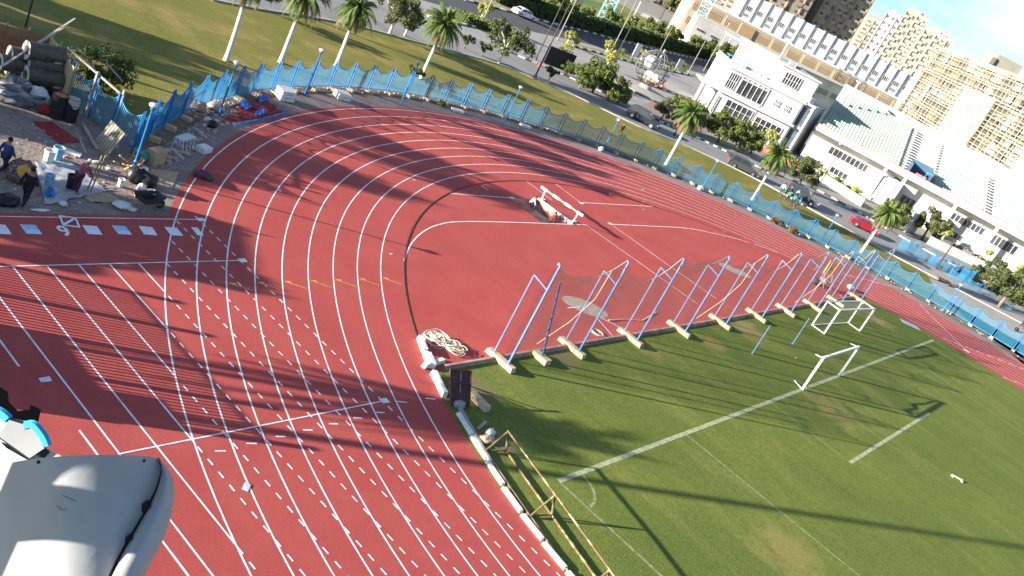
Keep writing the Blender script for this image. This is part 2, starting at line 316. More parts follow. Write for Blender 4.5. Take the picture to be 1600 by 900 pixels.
for yy, x0, x1 in ((YS, -TR, -RO-.05), (YS+10, -TR, -50), (28.33, -TR, -50)): mb.strip([(x0, yy), (x1, yy)], .055, ZL+.0045)
for xx, yy in ((-TR+.1, YS), (-TR+.12, YS+10), (-TR+.12, 28.33)): mb.sheet([(xx-.2, yy-.14), (xx+.2, yy-.14), (xx+.2, yy+.14), (xx-.2, yy+.14)], ZL+.006)
mb.strip([(-46.55, 5), (-46.55, 16.2)], .07, ZL); mb.strip([(-46.9, 19.4), (-46.9, 28.2)], .07, ZL)
# steeplechase lane across the bend
st = smooth(px((631, 408), (642, 382), (662, 362), (688, 351), (720, 347), (800, 348), (915, 352)), 5); mb.strip(st, .08, ZL+.003)
mb.strip(px((915, 352), (1000, 412), (1090, 476)), .07, ZL+.0015)
st = smooth(px((955, 351), (1020, 354), (1072, 357), (1110, 364), (1160, 376), (1215, 395)), 5); mb.strip(st, .08, ZL+.003)
mb.strip(px((953, 350), (1040, 412), (1120, 468)), .07, ZL+.0015)
for a, b in (((703, 303), (800, 310)), ((823, 284), (862, 313)), ((868, 288), (908, 318)), ((908, 317), (1019, 323)), ((752, 291), (763, 298))): mb.strip(px(a, b), .07, ZL+.0015)
for u, v in ((800, 310), (908, 318), (953, 350)): x, y = g2(u, v); mb.sheet([(x-.25, y-.14), (x+.25, y-.14), (x+.25, y+.14), (x-.25, y+.14)], ZL+.0045)
# relay and stagger marks on the far straight and bend
rr = random.Random(3)
for u, v in ((1233, 310), (1322, 335), (1358, 368)): pass
for k in range(9):
    x = TR+(k+.5)*LW
    for yy in (19.5-k*.4, 8.3-k*.9, 2.1-k*.8):
        mb.strip([(x-.45, yy+.35), (x+.1, yy+.1)], .08, ZL+.003); mb.strip([(x+.1, yy+.1), (x+.4, yy-.35)], .08, ZL+.003)
mb.strip([(TR+1.2*LW, 6.5), (TR+7.2*LW, 13.5)], .07, ZL+.0045); mb.sheet([(TR+1.1*LW-.3, 6.1), (TR+1.1*LW+.3, 6.1), (TR+1.1*LW+.3, 6.7), (TR+1.1*LW-.3, 6.7)], ZL+.006)
struct('lane_markings', mb, M_WHITE)
mb = MB()
for k in range(7):                                          # yellow stagger arrows, one per lane
    r0 = TR+k*LW; a0 = (r0+.08); y0 = 22.45+.03*k
    xo = -sqrt((r0+.12)**2-y0**2); xi = -sqrt((r0+LW-.12)**2-(y0+.62)**2)
    mb.strip([(xo, y0), (xi, y0+.62)], .055, ZL+.003)
    mb.add([(xi, y0+.66, ZL+.0045), (xi+.3, y0+.62, ZL+.0045), (xi+.22, y0+.36, ZL+.0045)], [(0, 1, 2)])
struct('stagger_arrows', mb, M_YEL)

# football markings, worn chalk on grass
def chalk(name, hi, lo):
    m = bpy.data.materials.new(name); m.use_nodes = True; t = m.node_tree; t.nodes.clear(); lk = t.links.new
    o = N(t, 'ShaderNodeOutputMaterial'); b = N(t, 'ShaderNodeBsdfPrincipled', Roughness=.95); ge = N(t, 'ShaderNodeNewGeometry')
    n = N(t, 'ShaderNodeTexNoise', Scale=5.0, Detail=5.0); lk(ge.outputs['Position'], n.inputs['Vector']); r = N(t, 'ShaderNodeValToRGB')
    r.color_ramp.elements[0].position = .35; r.color_ramp.elements[1].position = .6; r.color_ramp.elements[0].color = (*lo, 1); r.color_ramp.elements[1].color = (*hi, 1)
    lk(n.outputs['Fac'], r.inputs['Fac']); lk(r.outputs['Color'], b.inputs['Base Color']); lk(b.outputs[0], o.inputs['Surface']); return m
M_CH1 = chalk('fresh_chalk', (0.40, 0.42, 0.26), (0.24, 0.27, 0.12)); M_CH2 = chalk('faded_chalk', (0.28, 0.31, 0.14), (0.14, 0.18, 0.05))
GY, GX = 8.798, 0.75; HW = 31.3
mb = MB(); z = 0.0405
mb.strip([(GX-HW, GY), (GX+HW, GY)], .24, z)
mb.strip([(GX-9.16, GY-5.5), (GX+9.16, GY-5.5)], .22, z)
struct('goal_line_marking', mb, M_CH1)
mb = MB()
for s in (-1, 1):
    mb.strip([(GX+s*HW, GY-.12), (GX+s*HW, -60)], .14, z); mb.strip([(GX+s*20.16, GY-.12), (GX+s*20.16, GY-16.5)], .12, z); mb.strip([(GX+s*9.16, GY-.12), (GX+s*9.16, GY-5.39)], .09, z)
mb.strip([(GX-20.16, GY-16.5), (GX+20.16, GY-16.5)], .12, z)
mb.strip([(GX-HW+1.6*sin(RAD(a)), GY-1.6*cos(RAD(a))) for a in range(6, 85, 6)], .14, z)
struct('pitch_markings', mb, M_CH2)

# lane numeral left by the stencil
cu = bpy.data.curves.new('numeral', 'FONT'); cu.body = '6'; cu.size = 1.05; cu.align_x = 'CENTER'; cu.align_y = 'CENTER'; cu.offset = .02
tmp = bpy.data.objects.new('tmp', cu); COL.objects.link(tmp); bpy.context.view_layer.update()
me = bpy.data.meshes.new_from_object(tmp.evaluated_get(bpy.context.evaluated_depsgraph_get())); bpy.data.objects.remove(tmp)
me.materials.clear(); me.materials.append(M_WHITE)
p = g2(99, 361); o = ob('painted_numeral', me, None, (p[0], p[1], ZL+.002), pi); tag(o, kind='structure'); o.scale = (.85, 1, 1)

# ------------------------------------------------------------------ the blue perimeter fence
M_BLUE = mat('blue_fence_paint', (0.032, 0.19, 0.38), 0.5, scale=1.5, col2=(0.055, 0.27, 0.44), coord='World')
M_BLUE2 = mat('blue_post_paint', (0.020, 0.155, 0.40), 0.4, scale=1.5, coord='World')
M_BLOCK = mat('sandy_concrete_block', (0.50, 0.37, 0.24), 0.9, scale=6, var=.25, bump=.4)
M_MESH = net_mat('teal_wire_mesh', (0.08, 0.28, 0.30), 0.14, .1)
def frad(a): return 49.1+max(0, (46-a)/46)*1.45
FP = []; a = 135.2
while a > -0.5: r = frad(a); FP.append((r*cos(RAD(a)), r*sin(RAD(a)))); a -= math.degrees(2.44/r)
y = FP[-1][1]-2.44
while y > -12: FP.append((50.6, y)); y -= 2.44
def panel_mb(ln, bar=.125):
    m = MB(); n = int(ln/bar)
    top = lambda t: 1.60+.42*(2*t-1)**2
    pts = [(ln*i/12, 0, top(i/12)) for i in range(13)]; m.path(pts, .03, 5)
    m.box((ln/2, 0, .22), (ln, .04, .05))
    for i in range(1, n):
        x = ln*i/n; m.box((x, 0, (.12+top(x/ln))/2), (.03, .025, top(x/ln)-.12))
    return m
PANEL = panel_mb(2.44-.34).mesh('fence_panel', M_BLUE)
mm = MB(); mm.add([(0, .03, .2), (2.1, .03, .2)]+[(2.1*(1-i/8), .03, 1.58+.42*(1-2*i/8)**2) for i in range(9)], [tuple(range(11))]); MESHP = mm.mesh('wire_mesh', M_MESH)
pm = MB()
for s in (-1, 1): pm.box((s*.14, 0, 1.07), (.075, .075, 2.14)); pm.box((s*.14, 0, 2.16), (.095, .095, .03))
pm.box((0, 0, 1.5), (.24, .03, .04)); POST = pm.mesh('post', M_BLUE2)
FOOT = MB().box((0, 0, .13), (.62, .36, .26), top=.92).mesh('footing', M_BLOCK)
fence = thing('perimeter_fence', 'long blue scalloped railing fence curving round the outside of the running track bend', 'fence', (FP[0][0], FP[0][1], 0))
fx, fy = FP[0]
fr = random.Random(5)
for i, (x, y) in enumerate(FP):
    nx, ny = FP[min(i+1, len(FP)-1)]; qx, qy = FP[max(i-1, 0)]; rz = atan2(ny-qy, nx-qx)
    ob('post', POST, fence, (x-fx, y-fy, 0), rz); 
    nr = hypot(x, y); o = ob('footing', FOOT, fence, (x-fx-.34*x/nr, y-fy-.34*y/nr, fr.uniform(-.06, .02)), rz+fr.uniform(-.12, .12)+pi/2)
    if i < len(FP)-1:
        ang = atan2(ny-y, nx-x); ob('fence_panel', PANEL, fence, (x-fx+.17*cos(ang), y-fy+.17*sin(ang), 0), ang)
        ob('wire_mesh', MESHP, fence, (x-fx+.17*cos(ang), y-fy+.17*sin(ang), 0), ang)
# the fence turns away at the corner beside the tip
C0 = Vector((-34.75, 34.6, 0)); C1 = Vector((-35.75, 39.9, 0)); dv = (C1-C0).normalized(); ang = atan2(dv.y, dv.x)
sf = thing('fence_return', 'short blue railing fence with dipping tops running back beside the leaning wooden pallet', 'fence', C0, ang)
P2 = panel_mb(1.65, .11).mesh('fence_panel', M_BLUE)
for k in range(3):
    ob('fence_panel', P2, sf, (.12+k*1.8, 0, 0)); ob('post', POST, sf, (1.8*(k+1), 0, 0))

# promenade lamps: blue post, round white head
M_LAMPW = mat('white_lamp_glass', (0.50, 0.51, 0.50), 0.35, scale=3)
def lamp_proto(h, name, label, cat, mpost, rbase=.055):
    t = thing(name, label, cat)
    MB().lathe([(.16, 0), (.16, .03), (rbase*1.7, .05), (rbase*1.7, .55), (rbase, .62), (rbase*.8, h-.1)], n=10).build('pole', mpost, t)
    MB().lathe([(.05, h-.12), (.10, h-.04), (.11, h+.06)], n=12).build('lamp_neck', mpost, t)
    MB().lathe([(.10, h+.05), (.20, h+.13), (.22, h+.19), (.18, h+.24), (.08, h+.28)], n=14).build('lamp_head', M_LAMPW, t)
    return t
spots = [((207, 268), 'blue lamp post with white disc head beside the pallet at the fence corner'), ((341, 182), 'blue lamp post standing by the rubble where the fence meets the red mats'), ((476, 149), 'blue lamp post between the two stacks of white kerb pieces'),
         ((629, 157), 'blue lamp post in front of the small green bush at the fence'), ((789, 189), 'blue lamp post on the promenade below the dark roadside hoarding'), ((942, 235), 'blue lamp post beside the person walking on the lawn'),
         ((1096, 296), 'blue lamp post by a white bag at the fence, left of the grey car'), ((1282, 378), 'blue lamp post at the fence between the dark van and the red car'), ((1472, 487), 'blue lamp post at the fence right of the wooden bench pallet')]
lp0 = None
for (u, v), lb in spots:
    p = g2(u, v)
    if lp0 is None: lp0 = lamp_proto(3.25, 'promenade_lamp', lb, 'lamp post', M_BLUE2); lp0.location = (*p, 0); lp0['group'] = 'blue lamp posts along the promenade'
    else: dup(lp0, (*p, 0), 0, lb)
# tall street lamps
M_DPOLE = mat('dark_steel_pole', (0.045, 0.04, 0.035), 0.5, scale=2)
M_GPOLE = mat('grey_steel_pole', (0.24, 0.225, 0.20), 0.5, scale=2)
def street_lamp(h, m, arms=1, name='street_lamp'):
    t = thing(name, '', 'street lamp')
    MB().lathe([(.18, 0), (.18, .25), (.10, .35), (.055, h)], n=8).build('pole', m, t)
    for s in ((1, -1) if arms == 2 else (1,)):
        b = MB(); b.path([(0, 0, h-.05), (s*.5, 0, h+.25), (s*1.3, 0, h+.38)], [.04, .035, .03], 6); b.build('arm', m, t)
        MB().box((s*1.55, 0, h+.38), (.6, .24, .10), top=.7).build('lamp_head', M_LAMPW, t)
    return t
sl = [((836, 120), 9.5, 1, 'dark street lamp pole with a red box near its foot, beside the kerb island'), ((837, 93), 9, 1, 'dark street lamp pole at the kerb behind the hoarding'), ((871, 62), 9, 0, 'grey street lamp on the median left of the topiary pair'),
      ((954, 82), 10, 0, 'grey street lamp on the median beside the round clipped tree'), ((951, 111), 8.5, 1, 'dark street lamp behind the low grey wall'), ((1026, 89), 8, 0, 'grey street lamp on the median between white signboards'), ((1074, 116), 8, 0, 'grey street lamp at the right end of the striped median'),
      ((1053, 212), 4.0, 1, 'short dark pole with a red sign at the road edge by the roadside trees'), ((1267, 309), 7.5, 1, 'dark pole leaning out of the tree above the dark van'), ((1462, 420), 7, 1, 'dark pole with a red box beside the parked blue fence panels'), ((752, 38), 8.5, 0, 'grey street lamp on the median by the long clipped hedge'),
      ((1130, 128), 5.5, 0, 'slim grey lamp pole in the forecourt of the white clubhouse'), ((1118, 152), 5, 0, 'slim lamp pole nearest the corner of the white clubhouse')]
protos = {}
for (u, v), h, dk, lb in sl:
    key = (h, dk)
    if key not in protos: o = protos[key] = street_lamp(h, M_DPOLE if dk else M_GPOLE, 2 if h > 9 else 1); o.location = (*g2(u, v), 0); o.rotation_euler = (0, 0, .6); o['label'] = lb; o['group'] = 'street lamps along the roads'
    else: o = dup(protos[key], (*g2(u, v), 0), .6, lb)
M_RED = mat('red_paint', (0.45, 0.03, 0.03), 0.5)
for (u, v), lb in (((837, 113), 'small red box fixed low on the dark street lamp pole'), ((1053, 206), 'small red plate on the short dark pole by the trees'), ((1463, 412), 'small red box on the dark pole beside the blue panels')):
    p = G(u, v); b = MB(); b.box((0, 0, .0), (.34, .25, .45)); b.box((0, 0, .26), (.4, .3, .06)); tag(b.build('utility_box', M_RED, None, (p.x-.12, p.y-.12, 1.0)), lb, 'utility box', 'red boxes on the poles')

# ------------------------------------------------------------------ plants
M_TRW = mat('whitewashed_trunk', (0.62, 0.58, 0.50), 0.9, scale=5, var=.2, bump=.5); M_TRB = mat('brown_palm_trunk', (0.30, 0.20, 0.115), 0.95, scale=9, var=.35, bump=.8)
def leafm(name, c1, c2, tr=.25): return mat(name, c1, 0.65, scale=1.3, col2=c2, trans=tr, lo=.3, hi=.7, spec=.25)
M_PALM = leafm('palm_frond_green', (0.055, 0.105, 0.022), (0.14, 0.185, 0.05)); M_PALMD = leafm('dry_palm_frond', (0.20, 0.145, 0.06), (0.13, 0.125, 0.04))
M_LF1 = leafm('dusty_tree_leaves', (0.055, 0.075, 0.025), (0.115, 0.125, 0.045)); M_LF2 = leafm('bright_tree_leaves', (0.060, 0.095, 0.020), (0.15, 0.17, 0.04)); M_LF3 = leafm('yellow_green_topiary', (0.24, 0.26, 0.04), (0.42, 0.40, 0.09)); M_LF4 = leafm('dark_hedge_leaves', (0.035, 0.06, 0.016), (0.085, 0.115, 0.03)); M_LF5 = leafm('brown_dry_leaves', (0.13, 0.07, 0.035), (0.26, 0.15, 0.07)); M_LF6 = leafm('shrub_green', (0.11, 0.16, 0.03), (0.21, 0.24, 0.05))
M_BARK = mat('grey_brown_bark', (0.19, 0.14, 0.10), 0.95, scale=6, var=.3)
def palm_meshes(seed, h, crown, nf=58):
    r = random.Random(seed); lean = r.uniform(-.25, .25); ly = r.uniform(-.25, .25)
    t = MB(); zs = [0, .15, .5, h*.35, h*.7, h]; rr = [.24, .21, .185, .155, .13, .115]
    pts = [(lean*(z/h)**2, ly*(z/h)**2, z) for z in zs]
    t.path(pts[:5], rr[:5], 10, True); t.mat(1); t.path([pts[4], pts[5], (pts[5][0], pts[5][1], h+.45)], [.131, .16, .17], 10)
    top = Vector((lean, ly, h+.35)); c = MB()
    for i in range(nf):
        az = i*2.399+r.uniform(-.3, .3); q = i/nf; dry = q > .82
        el = RAD(84-122*q+r.uniform(-12, 12)); ln = crown*(r.uniform(.7, 1.12))*(1-.25*max(0, .25-q)*4)
        c.mat(1 if dry else 0); p = top.copy(); d = Vector((cos(az)*cos(el), sin(az)*cos(el), sin(el))); side = Vector((-sin(az), cos(az), 0)); sg = 13; rb = []
        for s in range(sg+1):
            rb.append((p.copy(), d.copy())); p = p+d*(ln/sg); d = (d+Vector((0, 0, -.115-.05*q))*(1+s*.05)).normalized()
        c.path([x[0] for x in rb[::3]], [.035, .03, .022, .015, .01][:len(rb[::3])], 4, False)
        for s in range(1, sg+1):
            pp, dd = rb[s]; wl = .62*crown/2.6*sin(pi*min(.97, .12+.86*s/sg))**.7
            for sgn in (-1, 1):
                for hh in (0, .5):
                    b = pp-dd*(ln/sg)*hh; up = Vector((0, 0, -.6-r.uniform(0, .6)))
                    e = b+(side*sgn*.8+dd*.55+up).normalized()*wl*r.uniform(.8, 1.15); wv = dd*.06
                    c.add([b-wv, b+wv, e+wv*.3], [(0, 1, 2)])
    return t, c
def palm(u, v, seed, h, crown, lb, loc=None, grp='palm trees on the lawn'):
    p = loc or g2(u, v); t, c = palm_meshes(seed, h, crown); o = thing('palm_tree', lb, 'palm tree', (*p, 0), 0, grp)
    t.build('trunk', [M_TRW, M_TRB], o, smooth=True); c.build('crown', [M_PALM, M_PALMD], o); return o
palm(353, 95, 1, 5.9, 2.6, 'white trunked palm furthest left on the lawn, crown cut off by the top edge')
palm(438, 98, 2, 5.0, 2.5, 'white trunked palm second from the left behind the blue fence')
palm(525, 104, 3, 4.6, 2.5, 'white trunked palm third from the left with a drooping crown')
palm(657, 124, 4, 4.9, 2.6, 'white trunked palm beside the small green bush and lamp at the fence')
palm(1040, 258, 5, 5.6, 2.7, 'palm rising behind the fence left of the dark grey car')
palm(1175, 313, 6, 5.3, 2.7, 'palm leaning over the grey car and red brick planter')
palm(1345, 395, 7, 5.0, 2.3, 'palm beside the red car with a bushy ragged crown')
palm(474, 24, 8, 4.0, 2.2, 'short white trunked palm at the top edge by the road')
palm(0, 0, 10, 7.6, 2.7, 'palm outside the left of the photo shading the lawn', (-42.5, 50.5), 'palms out of view'); palm(0, 0, 11, 8.0, 2.9, 'palm outside the left of the photo', (-47.5, 56.5), 'palms out of view')
palm(0, 0, 12, 6.8, 2.9, 'palm outside the photo behind the stand at the left', (-60.5, 28.4), 'palms out of view'); palm(0, 0, 14, 8.5, 2.9, 'tall palm outside the left of the photo', (-59, 53.5), 'palms out of view')
palm(985, 36, 13, 9.0, 3.6, 'tall distant palm with brown skirt in front of the sports field')

def crown_mb(r, rad, n, leaf, clumps=26, flat=.8, ctr=(0, 0, 0), shell=.0, droop=.2):
    m = MB(); cs = []
    for i in range(clumps):
        while True:
            q = Vector((r.uniform(-1, 1), r.uniform(-1, 1), r.uniform(-.9, 1)))
            if shell < q.length < 1: break
        cs.append((Vector((q.x*rad[0], q.y*rad[1], q.z*rad[2])), r.uniform(.22, .42)))
    for c, s in cs:
        sr = s*min(rad)
        for k in range(n//clumps):
            q = Vector((r.gauss(0, 1), r.gauss(0, 1), r.gauss(0, .8))).normalized()*sr*r.uniform(.35, 1.0)**.5
            p = Vector(ctr)+c+q; nrm = (q.normalized()+Vector((r.uniform(-.7, .7), r.uniform(-.7, .7), r.uniform(-.3, .8)))).normalized()
            x = nrm.orthogonal().normalized(); an = r.uniform(0, 6.28); x = x*cos(an)+nrm.cross(x)*sin(an); y = nrm.cross(x); l = leaf*r.uniform(.6, 1.3); y.z -= droop
            m.add([p-x*l*.45, p+y*l, p+x*l*.45, p-y*l*.6], [(0, 1, 2, 3)])
    return m
TREES = {}
def tree_proto(key, seed, h, rad, th, leaf, n, mleaf, mtr, clumps=26, rt=.14, name='tree', cat='tree'):
    r = random.Random(seed); o = thing(name, '', cat); t = MB()
    t.path([(0, 0, 0), (.03, .02, th*.5), (.0, .05, th)], [rt*1.3, rt, rt*.8], 8); c = (0, 0, th+rad[2]*.75)
    for k in range(6):
        a = k*1.05+r.uniform(-.3, .3); e = (rad[0]*.62*cos(a), rad[1]*.62*sin(a), c[2]+rad[2]*r.uniform(-.35, .5)); t.path([(0, .04, th*.93), (e[0]*.4, e[1]*.4, (th+e[2])/2+.1), e], [rt*.6, rt*.4, rt*.15], 5, False)
    t.build('trunk', mtr, o, smooth=True); crown_mb(r, rad, n, leaf, clumps, ctr=c).build('crown', mleaf, o); TREES[key] = o; return o
tree_proto('acacia', 21, 4, (2.7, 2.5, 1.7), 1.7, .17, 4600, M_LF1, M_TRW, 40)
tree_proto('bushy', 22, 4, (2.3, 2.1, 1.7), .9, .19, 3800, M_LF2, M_BARK, 30)
tree_proto('olive', 23, 4, (2.2, 2.0, 1.5), 1.2, .17, 3600, M_LF1, M_BARK, 26)
tree_proto('street', 24, 3, (1.5, 1.5, 1.3), 1.5, .2, 1400, M_LF2, M_BARK, 16, .09)
tree_proto('small', 25, 2, (.75, .75, .6), .7, .13, 900, M_LF4, M_BARK, 12, .06)
tree_proto('topi', 26, 2, (.95, .95, .75), .95, .14, 1700, M_LF3, M_TRW, 30, .14, 'clipped_tree', 'clipped tree')
tree_proto('big', 27, 5, (3.6, 3.4, 2.4), 1.9, .30, 4600, M_LF2, M_BARK, 34, .2)
used = set()
def tree(key, u, v, lb, sc=1.0, rz=None, grp=None, loc=None):
    p = loc or g2(u, v); o = TREES[key]; rz = R0.uniform(0, 6.28) if rz is None else rz
    if key not in used: used.add(key); o.location = (*p, 0); o.rotation_euler = (0, 0, rz); o.scale = (sc,)*3 if not hasattr(sc, '__len__') else sc; o['label'] = lb
    else: o = dup(o, (*p, 0), rz, lb, scale=sc)
    if grp: o['group'] = grp
    elif 'group' in o: del o['group']
    return o
tree('acacia', 779, 99, 'broad dusty tree with white trunk standing on the lawn edge beside the road', 1.12)
tree('acacia', 608, 54, 'dusty tree with slim white trunk at the road edge, left of the drooping shrub', 1.0)
tree('acacia', 632, 56, 'low yellowish drooping tree against the road beside the white trunked palm', (.75, .75, .7))
tree('acacia', 402, 12, 'small dusty tree at the top edge beside the first palms', .6)
tree('small', 752, 88, 'tiny dark tree with thin trunk left of the broad dusty tree', 1.1)
tree('small', 725, 76, 'tiny pale sapling at the lawn edge, right of the fourth palm', 1.15)
tree('small', 857, 126, 'tiny round sapling at the lawn edge under the hoarding', 1.15)
tree('small', 642, 128, 'bright small bush growing behind the fence next to a lamp post', (1.1, 1.1, .95))
for u, v, k, s, lb in ((905, 138, 'bushy', .8, 'bright leafy tree right of the dark hoarding, leftmost of the roadside clump'), (925, 145, 'bushy', 1.15, 'largest bright leafy tree of the roadside clump above the lawn'), (948, 157, 'bushy', .95, 'leafy tree at the right end of the clump before the globe'), (965, 160, 'bushy', .6, 'low leafy bush between the clump and the black car'), (885, 118, 'bushy', .5, 'low bush at the foot of the dark hoarding'),
                       (1032, 188, 'olive', .85, 'leafy tree right of the globe sculpture by the kerb'), (1060, 196, 'bushy', 1.05, 'leafy tree behind the palm nearest the globe'), (1085, 205, 'olive', 1.0, 'tree in the middle of the kerb row left of the clubhouse'), (1120, 222, 'bushy', 1.15, 'leafy tree in front of the clubhouse windows'), (1152, 236, 'bushy', 1.15, 'dense leafy tree above the grey car'), (1172, 240, 'olive', .8, 'thin tree at the right end of the kerb row by the brick planter'),
                       (1245, 293, 'olive', 1.25, 'olive green tree overhanging the dark van'), (1440, 374, 'olive', 1.35, 'broad round tree in front of the white stand right of the red car'), (1388, 352, 'bushy', 1.0, 'leafy tree before the stand gateway'), (1540, 452, 'olive', 1.2, 'round dry looking tree beside the parked dark car'), (1560, 480, 'olive', 1.4, 'dry tree with whitewashed foot by the side path at the right'), (1590, 470, 'olive', 1.3, 'dry tree at the right edge of the photo'), (1518, 440, 'olive', .7, 'low grey green tree behind the dark car')):
    tree(k, u, v, lb, s)
for u, v, s, lb in ((886, 68, 1.0, 'green clipped tree on the median with two white stems'), (896, 72, .7, 'smaller clipped tree beside the two stemmed one'), (947, 82, 1.05, 'round yellow clipped tree at the foot of the tall street lamp'), (948, 104, 1.25, 'lush yellow clipped tree in front of the low grey wall'), (1001, 94, .95, 'round clipped tree right of the first white signboard'), (752, 30, 1.15, 'round yellow clipped tree rising from the long hedge'), (1062, 108, .85, 'yellow clipped tree next to the small white signboard'),
                    (1157, 196, 1.2, 'yellow clipped tree in front of the clubhouse ground floor windows'), (1198, 228, 1.3, 'yellow clipped tree at the right end of the clubhouse windows'), (1100, 158, 1.0, 'yellow clipped tree at the left corner of the clubhouse'), (1292, 268, .9, 'pale clipped tree before the left stand windows'), (1342, 300, .9, 'pale clipped tree left of the stand gateway'), (1472, 374, .95, 'pale clipped tree right of the stand gateway'), (1536, 403, 1.0, 'pale clipped tree under the right stand windows'), (1588, 432, 1.1, 'pale clipped tree at the right edge in front of the stand'), (1577, 438, .8, 'low yellow clipped tree at the right end of the boundary wall')):
    tree('topi', u, v, lb, s, grp=None)
# layered topiary and shrubs
def shrub(u, v, rad, m, lb, n=900, leaf=.13, name='shrub', loc=None):
    p = loc or g2(u, v); r = random.Random(int(u*7+v)); o = thing(name, lb, 'shrub', (*p, 0)); t = MB()
    for k in range(4): t.path([(0, 0, 0), (r.uniform(-.3, .3)*rad[0], r.uniform(-.3, .3)*rad[1], rad[2]*1.1)], [.035, .012], 5)
    t.build('stems', M_BARK, o); crown_mb(r, rad, n, leaf, 20, ctr=(0, 0, rad[2]*.95)).build('foliage', m, o); return o
tt = thing('tiered_topiary', 'topiary clipped in three flat tiers beside the dark hoarding', 'clipped tree', (*g2(878, 97), 0))
b = MB(); b.tube((0, 0, 0), (0, 0, 2.6), .12, .06); b.build('trunk', M_BARK, tt); r = random.Random(4)
for z, s in ((.7, 1.5), (1.6, 1.25), (2.5, 1.2)): crown_mb(r, (s, s, .38), 1000, .15, 22, ctr=(0, 0, z)).build('foliage_tier', M_LF3 if z > 2 else M_LF6, tt)
for u, v, rad, m, lb in ((1261, 258, (1.0, 1.0, .75), M_LF3, 'round yellow green shrub first from the left inside the white boundary wall'), (1284, 273, (.95, .95, .7), M_LF3, 'round yellow green shrub second along the boundary wall'), (1308, 288, (.85, .85, .75), M_LF6, 'green shrub third along the boundary wall'), (1322, 298, (.5, .5, .5), M_LF4, 'small dark shrub between two round ones at the wall'), (1336, 306, (1.2, 1.1, .8), M_LF3, 'largest yellow green shrub near the end of the left boundary wall'),
                         (1461, 378, (.9, .9, .6), M_LF6, 'green shrub at the foot of the stand column'), (1490, 393, (1.3, 1.0, .65), M_LF6, 'green shrub beneath the right stand windows'), (1526, 411, (1.35, 1.1, .75), M_LF3, 'yellow green shrub right of the stand windows by the wall'), (1462, 366, (.9, .9, .7), M_LF4, 'dark shrub at the foot of the pale clipped tree by the gateway'), (970, 85, (.9, .9, .7), M_LF6, 'conical green shrub left of the first white signboard'), (1024, 99, (.9, .9, .45), M_LF6, 'low flat shrub on the median right of the signboard'), (1049, 105, (.7, .7, .5), M_LF6, 'shrub left of the small white signboard'), (1066, 111, (.7, .7, .4), M_LF6, 'shrub right of the small white signboard'), (948, 112, (1.0, .8, .5), M_LF6, 'low green shrub under the lush clipped tree'),
                         (1213, 350, (.9, .7, .35), M_LF5, 'reddish dry shrub at the inner foot of the fence'), (1237, 364, (1.0, .7, .35), M_LF5, 'large reddish dry shrub along the fence foot'), (1075, 162, (.7, .7, .5), M_LF5, 'reddish shrub on the forecourt left of the clubhouse'), (690, 166, (.5, .4, .25), M_LF6, 'small weedy shrub in the planting strip'), (1325, 402, (.6, .5, .25), M_LF5, 'small brown shrub at the fence behind the throwing cage')):
    shrub(u, v, rad, m, lb)
# the dark bushy tree caught in the timber frame
p = g2(152, 140); o = thing('garden_shrub', 'large dark untidy shrub behind the short blue fence and timber frame', 'shrub', (*p, 0)); r = random.Random(8); b = MB()
for k in range(9): b.path([(0, 0, 0), (r.uniform(-1, 1), r.uniform(-1, 1), 1.2), (r.uniform(-1.6, 1.6), r.uniform(-1.6, 1.6), r.uniform(1.5, 2.6))], [.05, .03, .01], 5)
b.build('branches', M_BARK, o); crown_mb(r, (1.7, 1.5, 1.05), 4200, .10, 46, ctr=(0, 0, 1.25), droop=.3).build('foliage', M_LF4, o)
def hedge(pts, wd, h, m, lb, leaf=.3, dens=26, name='hedge'):
    o = thing(name, lb, 'hedge', (*pts[0], 0)); b = MB(); c = MB(); r = random.Random(9); ox, oy = pts[0]
    for (x0, y0), (x1, y1) in zip(pts, pts[1:]):
        ln = hypot(x1-x0, y1-y0); dx, dy = (x1-x0)/ln, (y1-y0)/ln
        b.beam((x0-ox, y0-oy, h*.45), (x1-ox, y1-oy, h*.45), wd*.8, h*.85)
        for k in range(int(ln*dens)):
            t = r.uniform(0, ln); s = r.uniform(-.5, .5)*wd; z = h*r.uniform(.05, 1.0)
            if r.random() < .4: z = h*r.uniform(.88, 1.08)
            elif r.random() < .8: s = (.5 if r.random() < .5 else -.5)*wd*r.uniform(.85, 1.1)
            q = Vector((x0-ox+dx*t-dy*s, y0-oy+dy*t+dx*s, z)); l = leaf*r.uniform(.6, 1.3); e = Vector((r.gauss(0, 1), r.gauss(0, 1), r.gauss(0, 1))).normalized(); f = e.orthogonal().normalized()
            c.add([q-e*l, q+f*l*.7, q+e*l, q-f*l*.7], [(0, 1, 2, 3)])
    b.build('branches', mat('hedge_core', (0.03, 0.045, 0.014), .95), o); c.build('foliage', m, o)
hedge(px((715, 30), (745, 40), (775, 52)), 3.0, 1.1, M_LF6, 'long low clipped green hedge on the median at the top left', .16, 170)
hedge(smooth(px((770, 0), (850, 29), (925, 49), (1000, 66), (1060, 81), (1120, 95)), 4), 2.4, 2.6, M_LF4, 'long dark hedge between the main road and the sports field', .34, 60)
hd = random.Random(12)
for k, (u, v) in enumerate(((800, 12), (822, 18), (858, 27), (885, 34), (910, 40), (948, 48), (985, 58), (1012, 64), (1042, 74), (1075, 84), (1095, 90), (1110, 94), (1132, 100))):
    tree('street', u, v, 'slender street tree standing in the dark hedge beside the main road', hd.uniform(1.2, 1.9), grp='street trees in the roadside hedge')
